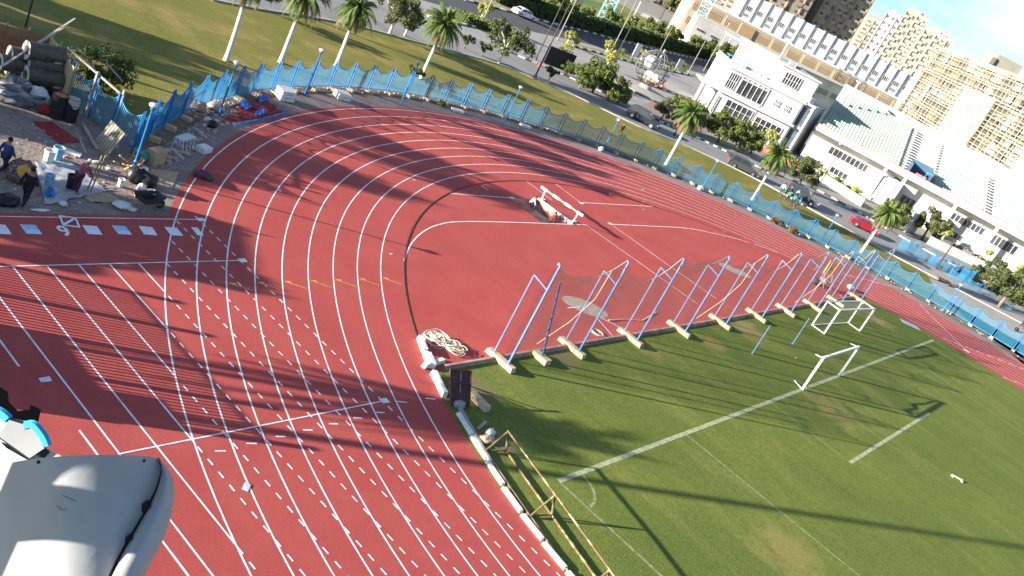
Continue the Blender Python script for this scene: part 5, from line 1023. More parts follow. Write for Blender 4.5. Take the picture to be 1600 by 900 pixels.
lump(1, (.4, .25, .12), 'sack', 'sandy sack lying at the top end of the pipe frame', 'sack', M_CANV, (*g2(759, 690), .04)); lump(2, (.25, .15, .16), 'plastic_bag', 'white bag lying beside the sandy sack at the pipe frame', 'plastic bag', M_BAGW, (*g2(764, 681), .04)); lump(3, (.28, .2, .15), 'plastic_bag', 'grey plastic bag at the foot of the brown board', 'plastic bag', mat('grey_plastic', (.3, .3, .32), .5, bump=.5), (*g2(716, 636), .04))
b = MB(); b.beam((0, 0, .05), (.7, .2, .12), .12, .05); solo(b, 'timber_plank', 'short grey plank lying above the sandy sack', 'plank', M_CONC, (*g2(745, 673), .04))
# coil of rope
b = MB(); r = random.Random(6)
for cx_, cy_, rr_, n in ((0, 0, .62, 20), (.75, -.5, .5, 18)):
    for k in range(n):
        q = rr_*r.uniform(.25, 1.0); e = r.uniform(.5, 1.1); ph = r.uniform(0, 6.28); ox, oy = r.uniform(-.25, .25), r.uniform(-.2, .2)
        b.path([(cx_+ox+q*cos(t*pi/12), cy_+oy+q*e*sin(t*pi/12), .03+.012*k+.03*sin(3*t*pi/12+ph)) for t in range(25)], .016, 5, False)
solo(b, 'rope_coil', 'loose heap of coiled pale rope on the red surface by the white kerb', 'rope', mat('pale_hose', (0.66, 0.60, 0.48), .8, scale=5, var=.15), (*g2(680, 532), .033), -.5)
b = MB(); b.path([(.35*cos(t*pi/8), .35*sin(t*pi/8), .03+.003*t) for t in range(28)], .03, 5); solo(b, 'rope_coil', 'small rope ring on the red surface under the cage net', 'rope', M_ROPE, (*g2(932, 522), .033))
b = MB(); b.sheet([(1.55*cos(t*pi/12), .95*sin(t*pi/12)) for t in range(24)], .004); tag(b.build('throwing_circle', layered('worn_concrete_circle', [(2, .4, .6, (.44, .38, .31), .8, one, 0)], (.35, .29, .23)), None, (*g2(914, 480), .031), -.6), kind='structure')
b = MB(); b.sheet([(1.6*cos(t*pi/12), .8*sin(t*pi/12)) for t in range(24)], .004); tag(b.build('throwing_circle', MATS['worn_concrete_circle'], None, (*g2(1148, 423), .031), -.7), kind='structure')
for a, e, c in (((934, 495), (982, 519), .06), ((931, 496), (956, 525), .06), ((886, 482), (906, 480), .08)): b = MB(); b.strip(px(a, e), .07, .0375); tag(b.build('sector_line', M_WHITE), kind='structure')
b = MB(); b.path([(*g2(950, 502), .08), (*g2(975, 500), .05), (*g2(1003, 502), .05), (*g2(1025, 489), .05)], .035, 5); solo(b, 'loose_rope', 'loose rope trailing on the red surface behind the third cage post', 'rope', M_ROPE)
# yellow board and stand at the cage end
yb = thing('referee_stand', 'yellow backed stand with grey frame inside the cage end', 'stand', (*g2(1283, 445), .03), -.5); b = MB(); b.box((0, .1, 1.75), (1.1, .08, 1.3)); b.build('back_board', mat('yellow_board', (0.72, 0.42, 0.03), .6), yb); b = MB()
for x in (-.5, .5): b.beam((x, 0, 0), (x, .05, 2.3), .06, .06); b.beam((x, -.9, 0), (x, -.05, 1.2), .05, .05); b.beam((x, -.9, .5), (x, 0, .5), .05, .05)
b.box((0, -.4, .62), (1.1, .8, .06)); b.build('frame', M_GPOLE, yb); MB().box((.02, .05, 1.75), (.12, .03, .3)).build('mark', M_BRN, yb)
lump(9, (.5, .35, .3), 'bundle', 'dark bundle on the red surface left of the yellow board', 'bundle', mat('dark_cloth', (.05, .05, .07), .9, scale=5), (*g2(1272, 443), .03)); lump(10, (.8, .4, .25), 'net_heap', 'heap of gathered net right of the yellow board', 'net', M_ROPE, (*g2(1328, 452), .03))
b = MB(); b.box((0, 0, .1), (.7, .08, .07)); b.box((-.32, 0, .04), (.08, .25, .08)); b.box((.32, 0, .04), (.08, .25, .08)); solo(b, 'low_bench', 'small cream bench like hurdle lying on the grass at the right', 'bench', mat('cream_paint', (.74, .68, .45), .6), (*g2(1494, 749), .04), -1.1)
b = MB(); b.box((0, 0, .01), (1.9, .9, .02)); solo(b, 'metal_plate', 'blue grey plate lying flat at the pitch edge right of the netted goal', 'plate', mat('blue_grey_plate', (.34, .42, .48), .6), (*g2(1422, 508), .04), -.85)
# small white papers and cones on the track
for i, (u, v) in enumerate(((70, 595), (384, 763), (437, 299), (647, 282), (611, 398), (1243, 560), (1260, 450), (1313, 463), (552, 171), (1004, 297), (953, 304), (1005, 316), (1005, 328), (1132, 363))):
    q = g2(u, v); b = MB(); s = .17 if i < 2 else .10
    b.add([(-s, -s*.6, .004), (s, -s*.6, .012), (s*1.05, s*.6, .03), (-s*.95, s*.62, .008)], [(0, 1, 2, 3)]); b.add([(-s, -s*.6, 0), (s, -s*.6, .0), (s*1.05, s*.6, .0), (-s*.95, s*.62, .0)], [(3, 2, 1, 0)])
    solo(b, 'paper_sheet', ('larger white paper lying on the track at the shaded left edge', 'white paper on the track at the lower left between broken lines')[i] if i < 2 else 'small white scrap lying on the red track', 'paper', M_BAGW, (*q, .042), i*.7, None if i < 2 else 'white scraps on the track')
# stencils in a row
M_STW = mat('white_stencil_plate', (0.72, 0.74, 0.76), .5, scale=1.5, var=.06); M_STB = mat('blue_stencil_plate', (0.30, 0.46, 0.68), .5, scale=1.2, col2=(.62, .70, .78), lo=.4, hi=.6)
stl = [(0, 360, 0, 'white stencil plate cut by the left edge of the photo'), (48, 360, 1, 'bluish stencil plate left of the painted numeral'), (144, 361, 0, 'white stencil plate just right of the painted numeral'), (190, 361, 1, 'stencil plate with a blue corner in the middle of the row'), (231, 362, 0, 'white stencil plate left of the outermost lane line'), (271, 363, 0, 'white stencil plate lying on the outermost lane line'), (308, 363, 2, 'narrow white stencil plate at the inner end of the row')]
for u, v, k, lb in stl:
    b = MB(); wd = .30 if k == 2 else .58; b.box((0, 0, .012), (wd, .66, .018)); b.box((.02, .0, .024), (wd*.35, .4, .006)); solo(b, 'stencil_plate', lb, 'stencil', M_STB if k == 1 else M_STW, (*g2(u, v), .036), R0.uniform(-.06, .06)-.12)
b = MB()
for x, y, sx, sy in ((0, .36, .66, .07), (0, -.36, .66, .07), (-.3, 0, .07, .66), (.3, 0, .07, .66)): b.box((x, y, .02), (sx, sy, .03))
b.beam((-.28, -.33, .03), (.28, .33, .03), .10, .02); solo(b, 'open_stencil', 'open white stencil frame lying above the painted numeral', 'stencil', M_STW, (*g2(108, 348), .037), -.25)

# ------------------------------------------------------------------ the work corner at the left
M_PLYD = mat('shaded_plywood', (0.30, 0.17, 0.09), .85, scale=.9, var=.2); M_PLYL = mat('sunlit_plywood', (0.66, 0.49, 0.24), .85, scale=.9, var=.15)  # one plywood in two tones, with shade and sunlight painted in
HH = 2.3
hA, hC, hE = G(-60, 22, HH), G(80, 57, HH), G(119, 97, HH)
def hoard(p, q, n, m, label, jag=0.0, seed=1):
    ln = hypot(q.x-p.x, q.y-p.y); o = thing('plywood_hoarding', label, 'hoarding', (p.x, p.y, 0), atan2(q.y-p.y, q.x-p.x)); r = random.Random(seed)
    for k in range(n):
        b = MB(); w_ = ln/n; t = HH-jag*r.random()-(.0 if jag == 0 else .35*(k/n)); b.box((w_*(k+.5), (k % 2)*.03, t/2), (w_-.015, .025, t)); b.build('panel', m, o)
    b = MB()
    for k in range(n+1): b.beam((ln*k/n, .08, 0), (ln*k/n, .08, HH+.25*r.random()), .07, .07)
    b.build('stakes', M_TIMB, o); return o
hoard(hA, hC, 4, M_PLYD, 'plywood hoarding at the upper left edge, shade put into its colour'); hoard(hC, hE, 3, M_PLYL, 'plywood hoarding behind the stacked rolls, sunlight put into its colour', .15, 3)
M_ROLL = mat('dark_roll_wrap', (0.095, 0.075, 0.060), .55, scale=3, var=.35); M_ROLLE = mat('roll_end_paper', (0.58, 0.55, 0.50), .8, scale=6, var=.25); M_LABEL = mat('paper_label', (.74, .72, .66), .8)
RX = rd(48, 175, 96, 181)
def roll(u, v, z, label, ln=1.75, r_=.46, m=None):
    q = G(u, v, z); o = thing('material_roll', label, 'roll', q, RX); b = MB(); b.path([(-ln/2, 0, 0), (ln/2, 0, 0)], r_, 20); b.build('wrap', m or M_ROLL, o, smooth=False)
    b = MB(); M = 20; vs = []
    for rr_, xx in ((r_*1.03, -ln/2-.012), (r_*.78, -ln/2-.02), (r_*.5, -ln/2-.004)): vs += [(xx, rr_*cos(2*pi*k/M), rr_*sin(2*pi*k/M)) for k in range(M)]
    b.add(vs, [(i*M+k, i*M+(k+1) % M, (i+1)*M+(k+1) % M, (i+1)*M+k) for i in range(2) for k in range(M)]); b.build('end_paper', M_ROLLE, o)
    b = MB(); a0 = 2.4; b.add([(x, (r_+.006)*cos(a), (r_+.006)*sin(a)) for x in (ln*.22, ln*.44) for a in (a0+1.2, a0+1.45, a0+1.7)], [(0, 1, 4, 3), (1, 2, 5, 4)]); b.build('paper_label', M_LABEL, o); return o
roll(72, 131, .46, 'dark wrapped roll at the bottom of the stack beside the drums'); roll(68, 121, .9, 'dark wrapped roll third from the top of the stack, mostly hidden'); roll(69, 102, 1.38, 'dark wrapped roll with a paper label, second from the top'); roll(70, 83, 2.0, 'topmost wrapped roll of the stack with a pale end ring')
for u, v, z, lb in ((37, 88, 1.5, 'roll end seen from the front, top of the left pile'), (22, 100, 1.1, 'large roll end seen from the front in the middle of the left pile'), (34, 108, .8, 'small roll end at the right of the left pile')): roll(u, v, z, lb, 1.3, .40)
M_OIL = mat('black_drum_steel', (0.018, 0.018, 0.02), .45, scale=4, var=.4); M_RUST = mat('rusty_orange_lid', (0.42, 0.15, 0.06), .8, scale=6, var=.3)
def drum(u, v, label, lid, smear=None):
    o = thing('oil_drum', label, 'drum', (*g2(u, v), .03)); MB().lathe([(.36, 0), (.37, .02), (.36, .04), (.36, .40), (.375, .42), (.36, .44), (.36, .82), (.375, .84), (.36, .86), (.36, 1.15), (.375, 1.17), (.33, 1.17), (.33, 1.13)], n=20).build('body', M_OIL, o); MB().lathe([(.32, 1.12), (.30, 1.15), (.05, 1.14)], n=20).build('lid', lid, o)
    if smear:
        b = MB(); r = random.Random(4); vs = [(.362*cos(a), .362*sin(a), 1.16-(.0 if i == 0 else .30+.12*sin(a*3)+.05*r.random())) for i in (0, 1) for a in [-2.7+.13*k for k in range(14)]]; b.add(vs, [(k, k+1, 15+k, 14+k) for k in range(13)]); b.build('plastic_cover', smear, o)
drum(86, 183, 'black oil drum with a rusty orange top', M_RUST); drum(106, 188, 'black oil drum draped with clear plastic, right of the orange topped one', M_CONC, mat('milky_plastic', (.45, .40, .36), .4, scale=8, var=.3))
# pallet leaning on the short fence
pt = thing('timber_pallet', 'pale wooden pallet leaning against the short blue fence', 'pallet', (*g2(156, 236), .03), ang+pi/2+1.35); Mx = Matrix.Rotation(RAD(-22), 4, 'X'); b = MB()
for k in range(7): b.box((-.62+.205*k, 0, .7), (.15, .03, 1.4), M=Mx)
b.build('boards', M_TIMB, pt); b = MB()
for z in (.06, .7, 1.34): b.box((0, .07, z), (1.4, .1, .1), M=Mx); b.box((0, .13, z), (1.4, .02, .14), M=Mx)
b.build('stringers', M_TIMB, pt)
fr_ = thing('timber_gateway', 'pale square timber frame standing in front of the short blue fence', 'frame', (0, 0, 0)); b = MB(); p0, p1 = g2(132, 186), g2(174, 210)
b.beam((*p0, 0), (*p0, 2.55), .11, .11); b.build('post', M_TIMB, fr_); b = MB(); b.beam((*p1, 0), (*p1, 2.4), .12, .12); b.build('post', M_TIMB, fr_); b = MB(); b.beam((p0[0]-.6, p0[1]+1.9, 2.75), (p1[0], p1[1], 2.1), .11, .09); b.build('rail', M_TIMB, fr_)
def plank(a, e, z0, z1, wd, m, label, name='timber_plank', grp=None):
    p, q = G(*a, z0), G(*e, z1); b = MB(); b.beam(p, q, wd, .05); return solo(b, name, label, 'plank', m, (0, 0, 0), 0, grp)
plank((4, 103), (117, 29), 1.7, 2.75, .09, mat('grey_pole', (.42, .38, .34), .7, var=.2), 'longest thin pale pole slanting across the rolls to above the hoarding', 'long_pole'); plank((60, 68), (101, 43), 2.4, 2.62, .06, M_TIMB, 'short thin pole beside the longest pole over the hoarding corner', 'long_pole')
plank((129, 192), (152, 232), .1, .35, .14, M_TIMB, 'pale board lying on the ground under the pallet'); plank((122, 211), (135, 240), .08, .05, .10, M_TIMB, 'short pale batten right of the red mat'); plank((133, 93), (148, 106), 2.3, 2.0, .10, M_TIMB, 'pale stick in the untidy shrub'); plank((166, 98), (192, 128), 2.0, 1.5, .08, M_TIMB, 'pale rail at the far side of the untidy shrub'); plank((112, 88), (115, 80), 1.2, 1.6, .06, M_TIMB, 'short peg standing in the lawn behind the hoarding')
M_RMAT = mat('dark_red_mat', (0.25, 0.022, 0.024), .8, scale=2.5, var=.15)
def matsheet(pts, z, m, label, name, cat, fold=.02, n=9, seed=3):
    r = random.Random(seed); P_ = [G(*q) for q in pts]; b = MB(); vs = []
    for i in range(n+1):
        for j in range(n+1):
            s, t = i/n, j/n; q = P_[0]*(1-s)*(1-t)+P_[1]*s*(1-t)+P_[2]*s*t+P_[3]*(1-s)*t; vs.append((q.x-P_[0].x+r.uniform(-.03, .03)*(fold > .03), q.y-P_[0].y+r.uniform(-.03, .03)*(fold > .03), abs(r.gauss(0, fold))+.004))
    b.add(vs, [(i*(n+1)+j, (i+1)*(n+1)+j, (i+1)*(n+1)+j+1, i*(n+1)+j+1) for i in range(n) for j in range(n)]); return solo(b, name, label, cat, m, (P_[0].x, P_[0].y, z), 0, None, fold > .03)
matsheet(((50, 191), (80, 191), (127, 223), (93, 226)), .035, M_RMAT, 'flat dark red mat on the bare earth below the drums', 'red_mat', 'mat', .006)
matsheet(((345, 195), (365, 172), (408, 157), (442, 177)), .04, M_RMAT, 'larger red mat folded on the promenade at the track edge', 'red_mat', 'mat', .04); matsheet(((383, 168), (405, 155), (432, 168), (418, 178)), .09, M_RMAT, 'smaller red mat lying on the larger one at the track edge', 'red_mat', 'mat', .05)
M_BTARP = mat('bright_blue_tarpaulin', (0.02, 0.16, 0.55), .5, scale=4, var=.25)
for s, (a, lb) in enumerate(((((371, 170), (380, 160), (392, 170), (384, 176)), 'crumpled bright blue sheet at the left of the red mats'), (((396, 180), (408, 173), (412, 182), (400, 186)), 'crumpled blue sheet at the front of the red mats'), (((398, 158), (412, 154), (420, 158), (404, 164)), 'crumpled blue strip behind the red mats'))): matsheet(a, .12, M_BTARP, lb, 'blue_sheet', 'tarpaulin', .13, 7, s)
b = MB(); pq = px((372, 195), (408, 188), (444, 178)); b.path([(x, y, .07) for x, y in pq], .05, 5); solo(b, 'blue_hose', 'blue hose along the front edge of the red mats', 'hose', M_BTARP)
M_TARP = mat('milky_plastic_sheet', (0.33, 0.34, 0.36), .35, scale=3, var=.18, bump=.5, bscale=6)
matsheet(((54, 256), (104, 250), (166, 300), (70, 322)), .035, M_TARP, 'large milky plastic sheet spread on the earth between the two workers', 'plastic_sheet', 'plastic sheet', .05, 16); matsheet(((120, 300), (160, 298), (195, 318), (142, 318)), .03, M_CARD, 'flattened tan cardboard at the right end of the plastic sheet', 'cardboard_sheet', 'cardboard', .03, 8); matsheet(((2, 155), (50, 145), (58, 150), (12, 162)), .25, mat('pale_green_sheet', (.46, .46, .26), .8), 'pale green curved sheet lying before the plastic wrapped pile', 'green_sheet', 'sheet', .03, 8); matsheet(((235, 265), (280, 270), (268, 295), (236, 280)), .035, M_CARD, 'flat tan cardboard beside the track edge right of the black bags', 'cardboard_sheet', 'cardboard', .02, 6)
lump(20, (1.1, .8, .55), 'wrapped_pile', 'pile wrapped in milky plastic at the left edge below the rolls', 'pile', mat('dull_grey_wrap', (.20, .20, .215), .45, scale=2, var=.5), (*g2(18, 155), 0), 16, 0, .5); lump(21, (.55, .4, .5), 'plastic_bag', 'silver plastic bag at the foot of the wrapped pile', 'plastic bag', M_BAGW, (*g2(55, 162), 0)); b = MB(); Mx = Matrix.Rotation(RAD(35), 4, 'Y')
b.box((0, 0, .6), (1.3, 1.0, .05), M=Mx); solo(b, 'timber_board', 'cream board propped against the front roll', 'board', mat('cream_board', (.70, .58, .40), .8), (*g2(52, 138), .35), 1.0)
M_BKW = mat('white_bucket', (.70, .69, .64), .5); M_BKB = mat('light_blue_bucket', (.24, .46, .60), .5)
def bucket(u, v, m, label, lidm=None, s=1.0):
    o = thing('bucket', label, 'bucket', (*g2(u, v), .04)); MB().lathe([(.15*s, 0), (.18*s, .42*s), (.195*s, .43*s), (.195*s, .46*s), (.17*s, .46*s), (.16*s, .40*s)], n=14).build('body', m, o); MB().lathe([(.155*s, .36*s), (.15*s, .38*s), (.02, .38*s)], n=14).build('paint', lidm or M_CONC, o)
    b = MB(); b.path([(.19*s*cos(t*pi/8), .19*s*sin(t*pi/8), .44*s-.16*s*sin(t*pi/8)) for t in range(9)], .008, 4); b.build('handle', M_GPOLE, o)
bucket(74, 254, M_BKW, 'white bucket left of the light blue one on the plastic sheet', M_YEL, 1.25); bucket(88, 250, M_BKB, 'light blue bucket at the top of the plastic sheet', None, 1.3); bucket(75, 289, M_BKB, 'blue tub tipped in the middle of the plastic sheet', M_BKB, 1.0); bucket(110, 296, M_OIL, 'black round bucket beside the bending worker', None, 1.35); bucket(187, 292, M_BKW, 'small clear bucket right of the blue lamp post foot', None, .8)
bucket(233, 318, M_BKW, 'white bucket standing on the wheelbarrow by the track edge', M_YEL, 1.25)
b = MB(); p = g2(141, 301); o = thing('tripod_level', 'thin olive pair of staffs held in front of the bending worker', 'staff', (*p, .04)); b.tube((0, 0, 0), (.25, .1, 1.75), .03, .03, 6); b.build('staff', mat('olive_staff', (.28, .25, .08), .7), o); b = MB(); b.tube((-.16, .02, 0), (.1, .12, 1.7), .03, .03, 6); b.build('staff', MATS['olive_staff'], o); b = MB(); b.tube((-.2, 0, .02), (1.2, .25, .02), .02, .02, 5); b.tube((-.2, .1, .02), (1.3, .5, .02), .02, .02, 5); b.build('foot_bars', M_BKW, o)
bl_ = matsheet(((66, 303), (80, 300), (86, 309), (72, 312)), .1, M_BTARP, 'bright blue crumpled bag on the plastic sheet', 'blue_bag', 'bag', .09, 6, 9)
M_BRNC = mat('brown_patterned_cloth', (.10, .05, .05), .9, scale=14, col2=(.30, .2, .18), lo=.45, hi=.55); lump(22, (.6, .45, .5), 'cloth_pile', 'brown patterned cloth heap behind the person in dark clothes', 'cloth', M_BRNC, (*g2(28, 282), .02)); lump(23, (.4, .35, .3), 'cloth_pile', 'small yellow cloth bundle in front of the brown heap', 'cloth', M_YEL, (*g2(30, 286), .3)); lump(24, (.6, .4, .2), 'cloth_pile', 'dark cloth heap at the left edge below the brown heap', 'cloth', M_OIL, (*g2(4, 318), .02))
for s, (u, v, r_, m, lb) in enumerate(((211, 284, (.5, .38, .38), M_OIL, 'black rubbish bag right of the lamp post foot'), (229, 290, (.45, .38, .33), M_OIL, 'second black rubbish bag nearer the track'), (220, 297, (.22, .18, .17), M_BAGW, 'cream bag before the black rubbish bags'), (222, 272, (.26, .2, .2), M_BAGW, 'white bag behind the black rubbish bags'), (315, 277, (.48, .30, .2), mat('pink_cloth', (.25, .04, .11), .9, scale=5, col2=(.05, .05, .07)), 'pink and black clothes heap lying on the outermost lane'), (324, 281, (.3, .22, .16), mat('dark_green_cloth', (.06, .09, .07), .9, scale=5), 'dark green clothes heap next to the pink one on the track'), (98, 322, (.18, .14, .1), M_BAGW, 'small white crumpled paper above the stencil frame'), (190, 325, (.42, .3, .14), M_BAGW, 'crumpled white plastic by the wheelbarrow'), (150, 255, (.25, .12, .05), M_BAGW, 'flat white scrap right of the batten'), (170, 266, (.18, .12, .06), M_BAGW, 'white scrap left of the blue post foot'), (205, 330, (.22, .12, .08), M_BAGW, 'small white bag near the wheelbarrow wheel'), (938, 236, (.35, .25, .25), M_BAGW, 'white bag at the fence footing beside the lamp post'), (1093, 297, (.45, .3, .28), M_BAGW, 'large white bag at the fence left of the grey car'), (72, 178, (.4, .3, .25), M_RMAT, 'dark red rubber heap left of the drums'), (62, 330, (.4, .1, .03), M_BAGW, 'flat white strip near the track edge at the left'))): lump(30+s, r_, 'rubbish_bag' if 'bag' in lb else 'cloth_heap' if 'heap' in lb else 'scrap', lb, 'bag' if 'bag' in lb else 'heap' if 'heap' in lb else 'scrap', m, (*g2(u, v), .03))
b = MB(); b.box((0, 0, .06), (.9, .3, .1)); solo(b, 'foam_block', 'flat white block lying above the plastic sheet', 'block', M_BAGW, (*g2(110, 240), .03), -.75)
M_GBAR = mat('green_barrel', (.05, .26, .20), .6, scale=3); o = thing('plastic_barrel', 'teal plastic barrel lying between the lamp post and rubble', 'barrel', (*g2(224, 252), .3), .3); b = MB(); b.path([(-.42, 0, 0), (-.38, 0, 0), (.38, 0, 0), (.42, 0, 0)], [.22, .29, .29, .22], 16); b.build('body', M_GBAR, o)
b = MB(); b.box((0, 0, .35), (.9, .5, .7)); b.box((0, 0, .71), (.96, .56, .03)); solo(b, 'cardboard_box', 'tan box beside the teal barrel', 'box', M_CARD, (*g2(241, 255), .02), .4)
b = MB(); r = random.Random(13)
for k in range(16): a = r.uniform(0, 6.28); b.beam((r.uniform(-.5, .5), r.uniform(-.5, .5), .05), (r.uniform(-.9, .9), r.uniform(-.9, .9), r.uniform(.1, .75)), .07, .05)
solo(b, 'timber_scraps', 'heap of broken orange timber at the foot of the blue lamp post', 'timber', mat('orange_timber', (.52, .29, .11), .9, scale=3, var=.3), (*g2(197, 262), .02))
# a metal crate, boxes, chair frames on the promenade
o = thing('plastic_chair', 'overturned grey plastic bench frame standing on the paving by the fence corner', 'bench', (*g2(284, 232), .03), .5); b = MB(); b.box((0, 0, .62), (1.3, .5, .07)); b.build('seat', mat('grey_white_plastic', (.50, .53, .56), .5), o)
for x in (-.55, -.2, .2, .55): b = MB(); b.beam((x, -.2, .58), (x*.95, -.35, 0), .05, .05); b.beam((x, .2, .58), (x*.95, .3, 0), .05, .05); b.build('leg', MATS['grey_white_plastic'], o)
b = MB(); b.box((0, 0, .14), (.8, .55, .28)); b.box((0, 0, .29), (.5, .3, .02)); solo(b, 'carton', 'low white carton at the track edge beside the overturned bench', 'box', M_BAGW, (*g2(317, 237), .03), .4)
# rubble
M_RUB = mat('pale_rubble', (0.46, 0.40, 0.34), .95, scale=4, var=.3, bump=.5); M_RUB2 = mat('pinkish_rubble', (.44, .28, .2), .95, scale=4, var=.3)
r = random.Random(77); b = MB()
for k in range(150):
    u = r.uniform(262, 375); v = 248-(u-262)*.72+r.gauss(0, 9); q = g2(u, v); s = r.uniform(.05, .22); b.mat(0 if r.random() < .6 else 1); b.box((q[0], q[1], s*.3), (s*r.uniform(.7, 1.8), s, s*r.uniform(.5, 1)), r.uniform(0, 3))
for k in range(220):
    u = r.uniform(0, 300); v = r.uniform(195, 335); q = g2(u, v)
    if q[1] < 28.8 or hypot(*q) < 46.6: continue
    s = r.uniform(.02, .09); b.mat(0 if r.random() < .6 else 1); b.box((q[0], q[1], s*.4+.02), (s*r.uniform(.7, 2.5), s, s*.7), r.uniform(0, 3))
for k in range(160):
    a = RAD(r.uniform(0, 130)); rr_ = r.uniform(48.3, 49.4); s = r.uniform(.04, .13); b.box((rr_*cos(a), rr_*sin(a), .03+s*.3), (s, s*1.3, s), r.uniform(0, 3))
tag(b.build('rubble', [M_RUB, M_RUB2]), kind='stuff')
for s, (u, v, r_, lb) in enumerate(((335, 172, (.55, .4, .32), 'pale heap of broken stone at the second lamp post'), (308, 172, (.5, .35, .3), 'tan stone lump left of the pale heap'), (330, 200, (.3, .25, .25), 'dark lump of rubble left of the red mats'), (322, 192, (.2, .17, .2), 'white tin among the rubble left of the red mats'))): lump(60+s, r_, 'stone_heap', lb, 'stones', (M_RUB, M_RUB2, M_OIL, M_BKW)[s], (*g2(u, v), .02))
# stacked white kerbs on the promenade
for (u, v, n, lb) in ((443, 155, 3, 'tallest stack of white kerb pieces on the paving'), (533, 154, 2, 'low stack of white kerb pieces right of the tallest stack'), (714, 175, 1, 'single flat white kerb slab on the paving'), (820, 199, 1, 'small white slab near the fence at the middle of the bend')):
    b = MB()
    for k in range(n):
        for j in (-1, 0, 1):
            if n > 1 or j == 0: b.box((j*.06, j*.34, .13+k*.25), (1.15, .27 if n > 1 else .5, .2), .04*k)
    solo(b, 'kerb_stack', lb, 'kerb stack', M_KERBW, (*g2(u, v), .02), -.35+.1*n)
# wheelbarrow
wb_ = thing('wheelbarrow', 'dark wheelbarrow parked at the corner of the track', 'wheelbarrow', (*g2(228, 328), .03), .2); b = MB(); b.add([(-.5, -.3, .45), (.4, -.22, .35), (.4, .22, .35), (-.5, .3, .45), (-.6, -.4, .75), (.65, -.32, .72), (.65, .32, .72), (-.6, .4, .75)], [(0, 1, 2, 3), (0, 4, 5, 1), (1, 5, 6, 2), (2, 6, 7, 3), (3, 7, 4, 0)]); b.build('tray', M_DPOLE, wb_)
b = MB(); b.path([(.75, -.05, .2), (-.2, -.25, .4), (-1.1, -.3, .62)], .022, 5); b.path([(.75, .05, .2), (-.2, .25, .4), (-1.1, .3, .62)], .022, 5); b.tube((-.35, -.25, .4), (-.45, -.3, 0), .02, .02, 5); b.tube((-.35, .25, .4), (-.45, .3, 0), .02, .02, 5); b.build('frame', M_GPOLE, wb_); b = MB(); b.path([(.75, -.05, .2), (.75, .05, .2)], .2, 12); b.build('wheel', M_TYRE, wb_)
lp = thing('park_lamp', 'small lamp post with a pale box head above the shade-toned hoarding', 'lamp post', (*g2(40, 42), 0)); MB().tube((0, 0, 0), (0, 0, 2.9), .06, .05, 7).build('pole', M_DPOLE, lp); MB().lathe([(.1, 2.9), (.28, 3.0), (.28, 3.22), (.34, 3.26), (.1, 3.4)], n=8).build('lamp_head', M_LAMPW, lp)
# stored blue fence panels and bench pallet by the side path
sp_ = thing('stored_fence_panels', 'row of blue railing panels stored leaning along the road edge', 'fence panels', (*g2(1400, 388), 0), rd(1400, 388, 1520, 447))
Lp = hypot(g2(1400, 388)[0]-g2(1520, 447)[0], g2(1400, 388)[1]-g2(1520, 447)[1])
for k in range(int(Lp/2.3)): ob('fence_panel', PANEL, sp_, (k*2.3, .3*(k % 2), 0), .03*(k % 3)); ob('fence_panel', PANEL, sp_, (k*2.3+.3, .7, 0), 0)
b = MB()
for k in range(4): b.box((0, -.45+.3*k, .35), (1.9, .2, .05))
for x in (-.7, .7): b.box((x, 0, .16), (.1, 1.0, .32))
solo(b, 'slatted_bench', 'brown slatted bench top on the path beside the stored blue panels', 'bench', mat('brown_slats', (.16, .11, .08), .8), (*g2(1472, 441), .03), rd(1462, 438, 1480, 447))
b = MB(); b.box((0, 0, .5), (1.2, .6, 1.0)); lump(90, (.25, .25, .25), 'football', 'dark round ball on the path at the right edge', 'ball', M_OIL, (*g2(1587, 517), .02), 8, 0, .0)
pf = px((1478, 430), (1560, 474), (1600, 497)); o = thing('side_fence', 'low blue railing fence running along the side path at the right', 'fence', (*pf[0], 0), atan2(pf[2][1]-pf[0][1], pf[2][0]-pf[0][0])); Lp = hypot(pf[2][0]-pf[0][0], pf[2][1]-pf[0][1])
for k in range(int(Lp/2.3)): c = ob('fence_panel', PANEL, o, (k*2.3, 0, 0)); c.scale = (1, 1, .62)

# ------------------------------------------------------------------ floodlight heads beside the camera
M_LAMPG = mat('dull_grey_lamp_casing', (0.32, 0.325, 0.32), .55, scale=4.5, var=.10, bump=.05, detail=7); M_SEAM = mat('black_rubber_seam', (0.012, 0.012, 0.014), .8); M_CYAN = mat('cyan_visor', (0.03, 0.30, 0.52), .5)
def camP(u, v, d): return CAM+(CR*((u-800)/FPX)-CU*((v-450)/FPX)+CF)*d
def flood(outline, depth, thick, name, label, seed, tilt=0.0):
    """lamp housing: an outline of true size lying across the view, pulled away from the camera and rounded"""
    o = thing(name, label, 'floodlight', camP(*outline[0], depth)); org = o.location.copy(); P_ = [camP(u, v, depth+tilt*(v-710)/190+.0) for u, v in outline]; n = len(P_); c = sum(P_, Vector())/n
    return o, org, P_, c, n
out = [(-60, 742), (0, 726), (60, 716), (130, 711), (200, 711), (236, 713), (246, 716)]
seam = [(246, 716), (252, 728), (250, 745), (240, 772), (222, 806), (200, 843), (180, 880), (165, 915), (150, 960)]
rim = [(246, 716), (262, 730), (271, 752), (272, 780), (266, 812), (254, 845), (240, 872), (226, 900), (200, 960)]
D0 = 1.35
fl = thing('floodlight', 'large grey floodlight housing filling the lower left corner, close to the camera', 'floodlight', camP(120, 800, D0)); org = fl.location
top = out+seam[1:]+[(-60, 960)]
def dep(u, v, k=0): return D0-.10*math.exp(-((u-90)/150)**2)+.0006*max(0, u-170)+k
def surf(poly_u0, u, v): return camP(u, v, dep(u, v))-org
b = MB(); rows = 14; cols = 16; vs = []; fs = []
